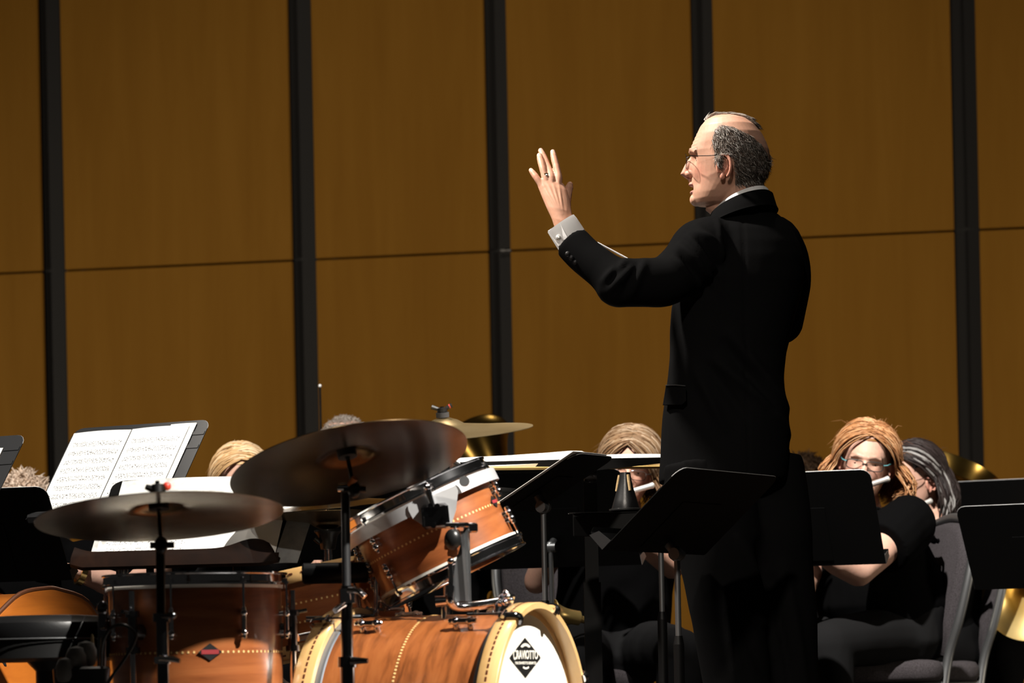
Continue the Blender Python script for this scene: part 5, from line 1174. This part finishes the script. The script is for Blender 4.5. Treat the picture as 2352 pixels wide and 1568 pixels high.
# pocket flap, buttons, cuff with link
mb = MB(); fl_ = [W2 for W2 in (P(1530, 885, YP-.062), P(1575, 887, YP-.116), P(1576, 920, YP-.118), P(1566, 929, YP-.112), P(1523, 929, YP-.058))]
mb.add([tuple(p) for p in fl_] + [tuple(p + Vector((0, .02, 0))) for p in fl_], [(0, 1, 2, 3, 4), (9, 8, 7, 6, 5)] + [(i, i+5, (i+1) % 5+5, (i+1) % 5) for i in range(5)]); part(mb, 'pocket_flap', M_cloth, con, smooth=False)
mb = MB(); mb.tube([P(1529, 885, YP-.064), P(1552, 884, YP-.094), P(1574, 886, YP-.118)], .0014, 6); part(mb, 'pocket_piping', M_greysteel, con)
for a, b in ((1304, 583), (1312, 592), (1321, 602)):
    mb = MB(); mb.ell(P(a, b, YP-.158), (.0065, .004, .0065), None, 14, 8); part(mb, 'sleeve_button', M_satin, con)
cu = MB(); rings = []
for (a, b, r, ) in ((1320, 562, .040), (1306, 540, .0400), (1293, 520, .0395), (1288, 513, .0385), (1289, 514, .0360), (1300, 530, .0365)):
    c = np.array(P(a, b, YP-.102)); ax_ = np.array(P(1289, 511, YP) - P(1312, 545, YP)); ax_ /= np.linalg.norm(ax_); e1 = np.cross(ax_, (0, 1, 0)); e1 /= np.linalg.norm(e1)
    rings.append([c + r*(e1*math.cos(t) + .86*np.array((0, 1, 0))*math.sin(t)) for t in np.linspace(0, 2*PI, 32, endpoint=False)])
cu.loft(rings, cap=False); cf = part(cu, 'shirt_cuff', M_white, con, ang=50, label='white french shirt cuff')
mb = MB(); q = [P(1258, 530, YP-.112), P(1286, 512, YP-.135), P(1303, 545, YP-.140), P(1282, 566, YP-.118)]; mb.add([tuple(p) for p in q] + [tuple(p + Vector((.002, .005, 0))) for p in q], [(0, 1, 2, 3), (7, 6, 5, 4), (0, 4, 5, 1), (1, 5, 6, 2), (2, 6, 7, 3), (3, 7, 4, 0)]); part(mb, 'cuff_flap', M_white, cf, smooth=False)
mb = MB(); cl = P(1282.5, 546, YP-.131); mb.lathe([(.001, .004), (.005, .0036), (.0068, .002), (.007, 0), (.001, 0)], zframe(cl, (-.2, -1, .1)), 20); part(mb, 'cufflink', M_silver, con, label='round silver cufflink')
mb = MB(); c = W(1253, 404, -.003); M_r = zframe(c, W(1247, 388, -.004) - W(1254, 413, -.004)); mb.lathe([(.0098, -.0025), (.0108, -.0022), (.0108, .0022), (.0098, .0025)], M_r, 28, True); rg = part(mb, 'finger_ring', M_gold, con, label='gold ring with pale stone')
mb = MB(); mb.ell(c + Vector((.003, -.0105, 0)), (.004, .0025, .0035), None, 10, 8); part(mb, 'stone', M_silver, rg)
# trousers and shoes
tb = MB()
for i, lg_ in enumerate(LEG):
    limb(tb, [lg_[0], lerp(lg_[0], lg_[1], .5) + Vector((0, -.01, 0)), lg_[1], lerp(lg_[1], lg_[2], .5), lg_[2]], [.112, .108, .090, .082, .083], 22, False)
tb.loft(torso_rings([(1000, 1535, 1795, .125), (1080, 1530, 1800, .13), (1130, 1540, 1802, .12)], 0, YP+.03))
tme = remesh(tb, .009, 6)
fold(tme, [sg(1690, 1240, 1770, 1400, .016, .010), sg(1735, 1250, 1760, 1390, .012, -.008), sg(1690, 1390, 1755, 1440, .016, .008), sg(1660, 1360, 1690, 1568, .014, .007), sg(1800, 1300, 1850, 1568, .014, .008), sg(1770, 1330, 1815, 1568, .010, -.010), sg(1700, 1450, 1760, 1568, .014, -.006)])
cloth_noise(tme, .006, 7)
setv(tme, xf(MW[con].inverted(), getv(tme))); fin(tme, M_cloth, True, 180); link('trousers', tme, con)
for lg_ in LEG:
    a = lg_[2]; mb = MB(); dd = Vector((-.55, .83, 0)); mb.loft([[np.array((a.x, a.y, 0)) + np.array(dd)*x + np.array((dd.y, -dd.x, 0))*(hw*math.cos(t)) + np.array((0, 0, max(0, h*(.5+.5*math.sin(t))))) for t in np.linspace(0, 2*PI, 16, endpoint=False)] for x, hw, h in ((-.09, .028, .06), (-.06, .038, .10), (0, .042, .11), (.08, .048, .07), (.15, .045, .05), (.185, .025, .035))]); part(mb, 'shoe', M_vinyl, con, ang=60)
# baton, its own thing in the right hand
mb = MB(); b0, b1 = P(1650, 705, 8.98), P(1372, 557, 8.98); bt = thing('baton', "thin white conductor's baton visible above the raised sleeve", 'baton', b0)
mb.cyl(b0, b1, .0032, .0022, 10); part(mb, 'stick', M_white, bt); mb = MB(); mb.ell(lerp(b0, b1, -.03), (.016, .011, .011)); part(mb, 'grip', M_cork, bt)

# ------------------------------------------------------------------ seated players
def seated(label, HM, hip, D, topm, trm, skin, arms, sh_w=.185, lat=.17, fwd=.13, voxel=.012, female=True, sleeve='long', legs=True, hipw=.17, group=PG, knee_z=.47, knees=None, girth=None, hvox=.0034, eyesclosed=True, armk=1.0):
    D = Vector((D[0], D[1], 0)).normalized(); l = Vector((-D.y, D.x, 0))      # l = the player's left
    t = thing('person', label, 'person', Vector((hip.x, hip.y, 0)) + D*.1, group)
    nbw = HM @ Vector((-.036, 0, -.155)); shc = nbw + Vector((0, 0, -.035)) - D*.01
    hm, hc = head_mesh(HM.inverted() @ nbw, hvox, female, skin); items = [(to_world(hm, HM), hc)]
    def tors(k, top=True, low=0.):
        rows = [(low, hipw, fwd*1.05), (.25, lat*.98, fwd*1.02), (.5, lat*.98, fwd), (.75, lat*1.02, fwd*.95), (.9, lat*.95, fwd*.80), (.97, lat*.66, fwd*.62), (1.0, .075, .068)]
        if girth: rows = girth
        out = []
        for q, a, b in rows:
            c = lerp(hip, shc + Vector((0, 0, .02)), q); out.append([np.array(c) + np.array(l)*a*k*np.sign(math.cos(z))*abs(math.cos(z))**.85 + np.array(D)*b*k*math.sin(z) for z in np.linspace(0, 2*PI, 32, endpoint=False)])
        return out
    bb = MB(); bb.loft(tors(.88)); bb.tube([shc, HM @ Vector((-.034, 0, -.11))], [.066, .05], 18)
    cb_ = MB(); cb_.loft(tors(1.0))
    for side, (el, wr, hd) in arms.items():
        s_ = 1 if side == 'L' else -1; sh = shc + l*sh_w*s_ + Vector((0, 0, -.03)); el, wr = Vector(el), Vector(wr)
        limb(bb, [sh, lerp(sh, el, .5), el], [.048*armk, .046*armk, .040*armk]); limb(bb, [el, lerp(el, wr, .5), wr], [.041*armk, .038*armk, .026])
        h_ = MB(); hand(h_, wr, hd, -Vector(hd).cross(l*s_) if False else Vector((0, 0, 1)), D, .9, .95); hme_ = remesh(h_, .0035, 2); items.append((hme_, np.tile(skin, (len(hme_.vertices), 1))))
        if sleeve == 'long': limb(cb_, [sh, lerp(sh, el, .5), el], [.072, .064, .056]); limb(cb_, [el, lerp(el, wr, .5), lerp(el, wr, .93)], [.056, .052, .042])
        else: e2 = lerp(sh, el, sleeve); limb(cb_, [sh, lerp(sh, e2, .5), e2], [.076*armk, .078*armk, .074*armk], ends=False); cb_.ell(sh, (.074*armk,)*3)
    kn = []; tb = MB()
    tb.loft([[np.array(hip + Vector((0, 0, dz)) + D*dx) + np.array(l)*a*math.cos(z) + np.array(D)*b*math.sin(z) for z in np.linspace(0, 2*PI, 28, endpoint=False)] for dz, dx, a, b in ((-.10, .03, hipw*.9, fwd), (-.04, .03, hipw*1.06, fwd*1.12), (.06, .0, hipw*1.03, fwd*1.06), (.12, 0, hipw*.95, fwd))])
    for s_ in (1, -1):
        h0 = hip + l*.095*s_ + Vector((0, 0, -.03)); k = (hip + D*.44 + l*.12*s_) if knees is None else Vector(knees[0 if s_ > 0 else 1]); k = Vector((k.x, k.y, knee_z)) if knees is None else k; an = Vector((k.x, k.y, .09)) - D*.03
        limb(bb, [h0, lerp(h0, k, .5), k], [.072, .064, .05]); limb(bb, [k, lerp(k, an, .5), an], [.05, .046, .034])
        limb(tb, [h0, lerp(h0, k, .5) + Vector((0, 0, .01)), k], [.098, .090, .076]); limb(tb, [k, lerp(k, an, .5), an], [.074, .068, .070])
        mb = MB(); a = an; mb.loft([[np.array((a.x, a.y, 0)) + np.array(D)*x + np.array(l)*(hw*math.cos(z)) + np.array((0, 0, max(0, h*(.5+.5*math.sin(z))))) for z in np.linspace(0, 2*PI, 14, endpoint=False)] for x, hw, h in ((-.08, .026, .05), (-.05, .036, .09), (0, .04, .10), (.08, .044, .06), (.15, .025, .03))]); part(mb, 'shoe', M_vinyl, t, ang=60)
    bme = remesh(bb, voxel, 3); items.append((bme, np.tile(skin, (len(bme.vertices), 1))))
    part(join_meshes('body', items), 'body', M_skin, t, col=True, ang=180)
    cm = remesh(cb_, voxel*.8, 5); cloth_noise(cm, .006, 11); setv(cm, xf(MW[t].inverted(), getv(cm))); fin(cm, topm, True, 180); link('top', cm, t)
    tm = remesh(tb, voxel, 5); cloth_noise(tm, .006, 8); setv(tm, xf(MW[t].inverted(), getv(tm))); fin(tm, trm, True, 180); link('trousers', tm, t)
    eyes(t, HM, eyesclosed)
    return t
def flute(label, a, b, ext):      # a = crown end in view, b = further along, ext metres in all
    d = (b-a).normalized(); t = thing('flute', label, 'flute', a, 'flutes being played')
    mb = MB(); mb.tube([a, a+d*.004, a+d*.012, a+d*.016, a+d*ext], [.005, .0095, .0095, .0085, .0095], 16); part(mb, 'tube', M_silver, t)
    mb = MB(); p = a+d*.15; mb.ell(p + Vector((0, -.002, .008)), (.014, .010, .004), None, 14, 8); part(mb, 'lip_plate', M_silver, t)
    for k in range(9): mb = MB(); q = a + d*(.27+.03*k) + Vector((0, -.006, .009)); mb.ell(q, (.009, .009, .004), None, 12, 6); part(mb, 'key', M_silver, t)
SK1 = (.63, .375, .285); SK2 = (.60, .345, .255)
# red-haired flutist
HM1 = head_frame_of(P(1990, 1058, 11.0), (-.16, -.96, -.22), -.17)
hip1 = P(2044, 1470, 11.15); hip1.z = .56
f1 = seated('red-haired woman in black top playing the flute, wearing glasses', HM1, hip1, (-.80, -.60), M_knit, M_trous, SK1,
    {'L': (P(1972, 1310, 10.72), P(1872, 1262, 10.62), Vector((-.3, -.1, .9))), 'R': (P(1838, 1350, 10.95), P(1822, 1245, 10.80), Vector((.2, 0, .95)))}, .205, .175, .165, .009, True, .52, hipw=.20, armk=1.22,
    knees=(P(1905, 1478, 10.75), P(1880, 1475, 11.05)), girth=[(0, .195, .20), (.2, .205, .225), (.4, .195, .215), (.6, .19, .195), (.78, .185, .165), (.9, .165, .13), (.97, .115, .10), (1.0, .078, .075)], hvox=.0026)
long_hair(f1, HM1, 1700, [(.32, .145, .058), (.40, .20, .09), (.25, .105, .042), (.52, .31, .165), (.18, .072, .028), (.36, .17, .075)], .125, .012, 1.20, .017, .0019, (.22, .10, .035), .050, .040, 78)
glasses(f1, HM1, M_print, M_teal, .027, .0145, .0015, .001, .1005)
# ruched yoke of her top
mb = MB()
for k in range(10):
    q = k/9; c0 = HM1 @ Vector((-.036, 0, -.155)); rr = .082+.0125*k; zz = -.012-.0058*k
    mb.tube([(c0.x + rr*1.15*math.cos(a) + .02, c0.y + rr*.95*math.sin(a) , c0.z + zz - .03*q + .003*math.sin(a*23+k*2) - .02*math.cos(a)*q) for a in np.linspace(0, 2*PI, 90)], .0058, 6)
part(mb, 'ruched_yoke', M_knit, f1)
flute('silver flute of the red-haired woman', P(2044, 1098, 10.86), P(1995, 1114, 10.87), .66)
# dark-haired flutist behind
HM2 = head_frame_of(P(2096, 1096, 11.85), (-.80, -.50, -.30), -.10)
hip2 = P(2160, 1470, 12.05); hip2.z = .53
f2 = seated('dark-haired woman with grey streak playing flute at the right', HM2, hip2, (-.85, -.5), M_knit, M_blkhat, SK1, {'L': (P(2065, 1300, 11.6), P(2010, 1200, 11.5), Vector((-.2, 0, 1))), 'R': (P(2010, 1290, 11.9), P(1990, 1200, 11.8), Vector((-.2, 0, 1)))}, hipw=.18, hvox=.003)
long_hair(f2, HM2, 560, [(.016, .011, .010), (.024, .017, .016), (.012, .008, .008), (.03, .022, .022)], .17, .0, 1.10, .010, .0036, (.02, .015, .013), .04, .02, 98, (1, .12, .03, (.22, .215, .21)))
glasses(f2, HM2, M_dchrome, None, .026, .015, .001, .001, .1005)
flute('silver flute of the dark-haired woman', P(2141, 1149, 11.7), P(2105, 1163, 11.68), .66)
# brown-haired flutist in the centre
HM3 = head_frame_of(P(1446, 1070, 10.85), (-.10, -.95, -.32), -.20)
hip3 = P(1400, 1470, 11.05); hip3.z = .53
f3 = seated("brown-haired woman with flute behind the conductor's desk", HM3, hip3, (.05, -1), M_knit, M_trous, SK2, {'L': (P(1545, 1300, 10.8), P(1440, 1215, 10.62), Vector((-.6, -.2, .6))), 'R': (P(1232, 1335, 10.9), P(1290, 1190, 10.75), Vector((.3, -.1, .8)))}, .20, .19, .16, .010, True, .45, hipw=.19, knees=(P(1560, 1500, 10.35), P(1350, 1520, 10.4)), hvox=.003)
long_hair(f3, HM3, 800, [(.13, .072, .036), (.175, .105, .056), (.22, .145, .085), (.10, .053, .025), (.30, .22, .15)], .13, -.01, 1.15, .012, .0032, (.10, .055, .03), .045, .02, 62)
glasses(f3, HM3, M_dchrome, None, .026, .015, .001, .001, .1005)
flute('silver flute of the brown-haired woman behind the mute', P(1503, 1113, 10.74), P(1442, 1131, 10.72), .66)
# further heads: mostly hidden behind stands
def far(label, px, py, Y, F, D, hairf, skin=SK2, arms=None, female=True, sleeve='long'):
    HM = head_frame_of(P(px, py, Y), F); hip = HM @ Vector((-.03, 0, 0)); hip = Vector((hip.x, hip.y, .53)) - Vector((D[0], D[1], 0)).normalized()*.06; Dv = dvec(*D); l = Vector((-Dv.y, Dv.x, 0))
    sh = Vector((hip.x, hip.y, .95))
    A = arms or {'L': (sh + l*.24 + Vector((0, 0, -.18)), sh + l*.12 + Dv*.26 + Vector((0, 0, -.1)), Dv), 'R': (sh - l*.24 + Vector((0, 0, -.18)), sh - l*.12 + Dv*.26 + Vector((0, 0, -.1)), Dv)}
    t = seated(label, HM, hip, D, M_knit, M_blkhat, skin, A, voxel=.016, female=female, hvox=.0042, sleeve=sleeve); hairf(t, HM); return t
far('person with pale blonde hair half hidden behind the white pages', 553, 1108, 10.9, (.2, -.95, -.32), (.2, -1), lambda t, H: long_hair(t, H, 420, [(.56, .36, .18), (.62, .44, .26), (.46, .28, .13), (.66, .50, .32)], .10, .0, 1.06, .005, .0036, (.55, .34, .16), .01, .01, 84), SK1,
    {'L': (P(600, 1330, 10.5), P(500, 1240, 10.4), Vector((-.5, -.3, .5))), 'R': (P(480, 1350, 10.8), P(520, 1240, 10.45), Vector((0, -.4, .8)))})
far('person with short grey hair behind the ride cymbal', 792, 1036, 12.3, (-.3, -.95, -.2), (0, -1), lambda t, H: scalp_hair(t, H, 3600, [(.28, .24, .21), (.38, .33, .30), (.20, .165, .14), (.48, .43, .39)], .016, .06, .35, .0013, (.22, .17, .14)), SK1, None, False)
far('player in black seated behind the rack tom, head hidden by cymbals', 1000, 1085, 11.9, (-.1, -.95, -.25), (.1, -1), lambda t, H: scalp_hair(t, H, 1500, [(.08, .05, .03), (.12, .07, .04)], .02, .05, .5, .002, (.06, .04, .025)), SK2, None, False)
far('person with tousled brown hair behind the right music stand', 1846, 1124, 12.9, (-.3, -.95, -.1), (-.2, -1), lambda t, H: scalp_hair(t, H, 1800, [(.10, .055, .03), (.15, .085, .045), (.20, .12, .07)], .04, .045, .8, .003, (.07, .04, .022), 1.05), SK2)
far('player in black at the right frame edge, knees beside the horn', 2425, 1085, 12.5, (-.7, -.7, -.2), (-.85, -.5), lambda t, H: scalp_hair(t, H, 1200, [(.08, .05, .03), (.12, .07, .04)], .02, .05, .5, .002, (.06, .04, .025)), SK2, None, False)
far('person with curly grey-blond hair at the far left', 52, 1178, 11.6, (.3, -.9, -.2), (.3, -1), lambda t, H: scalp_hair(t, H, 1900, [(.62, .48, .37), (.50, .37, .28), (.75, .62, .51)], .045, .045, .9, .003, (.42, .30, .22), 1.06), SK1)
# bare-armed player at the left, mostly hidden behind the open score
far('bare-armed player in black at left, bright bracelet on wrist', 235, 1105, 9.95, (-.2, -.95, -.2), (-.15, -1), lambda t, H: scalp_hair(t, H, 1500, [(.10, .055, .03), (.15, .085, .045)], .03, .045, .6, .003, (.07, .04, .022)), SK1,
    {'L': (P(300, 1356, 9.62), P(178, 1312, 9.56), Vector((-.95, .05, .25))), 'R': (P(70, 1280, 9.85), P(75, 1225, 9.65), Vector((.3, -.3, .9)))}, sleeve=.4)
wr_ = P(178, 1312, 9.56); ax_ = (P(300, 1356, 9.62)-wr_).normalized(); mb = MB(); mb.lathe([(.031, -.009), (.036, -.008), (.036, .008), (.031, .009)], zframe(wr_ + ax_*.012, ax_), 28, True); br_ = solo(mb, 'bracelet', M_gold, 'bright pale bracelet on the bare forearm, left', 'bracelet')
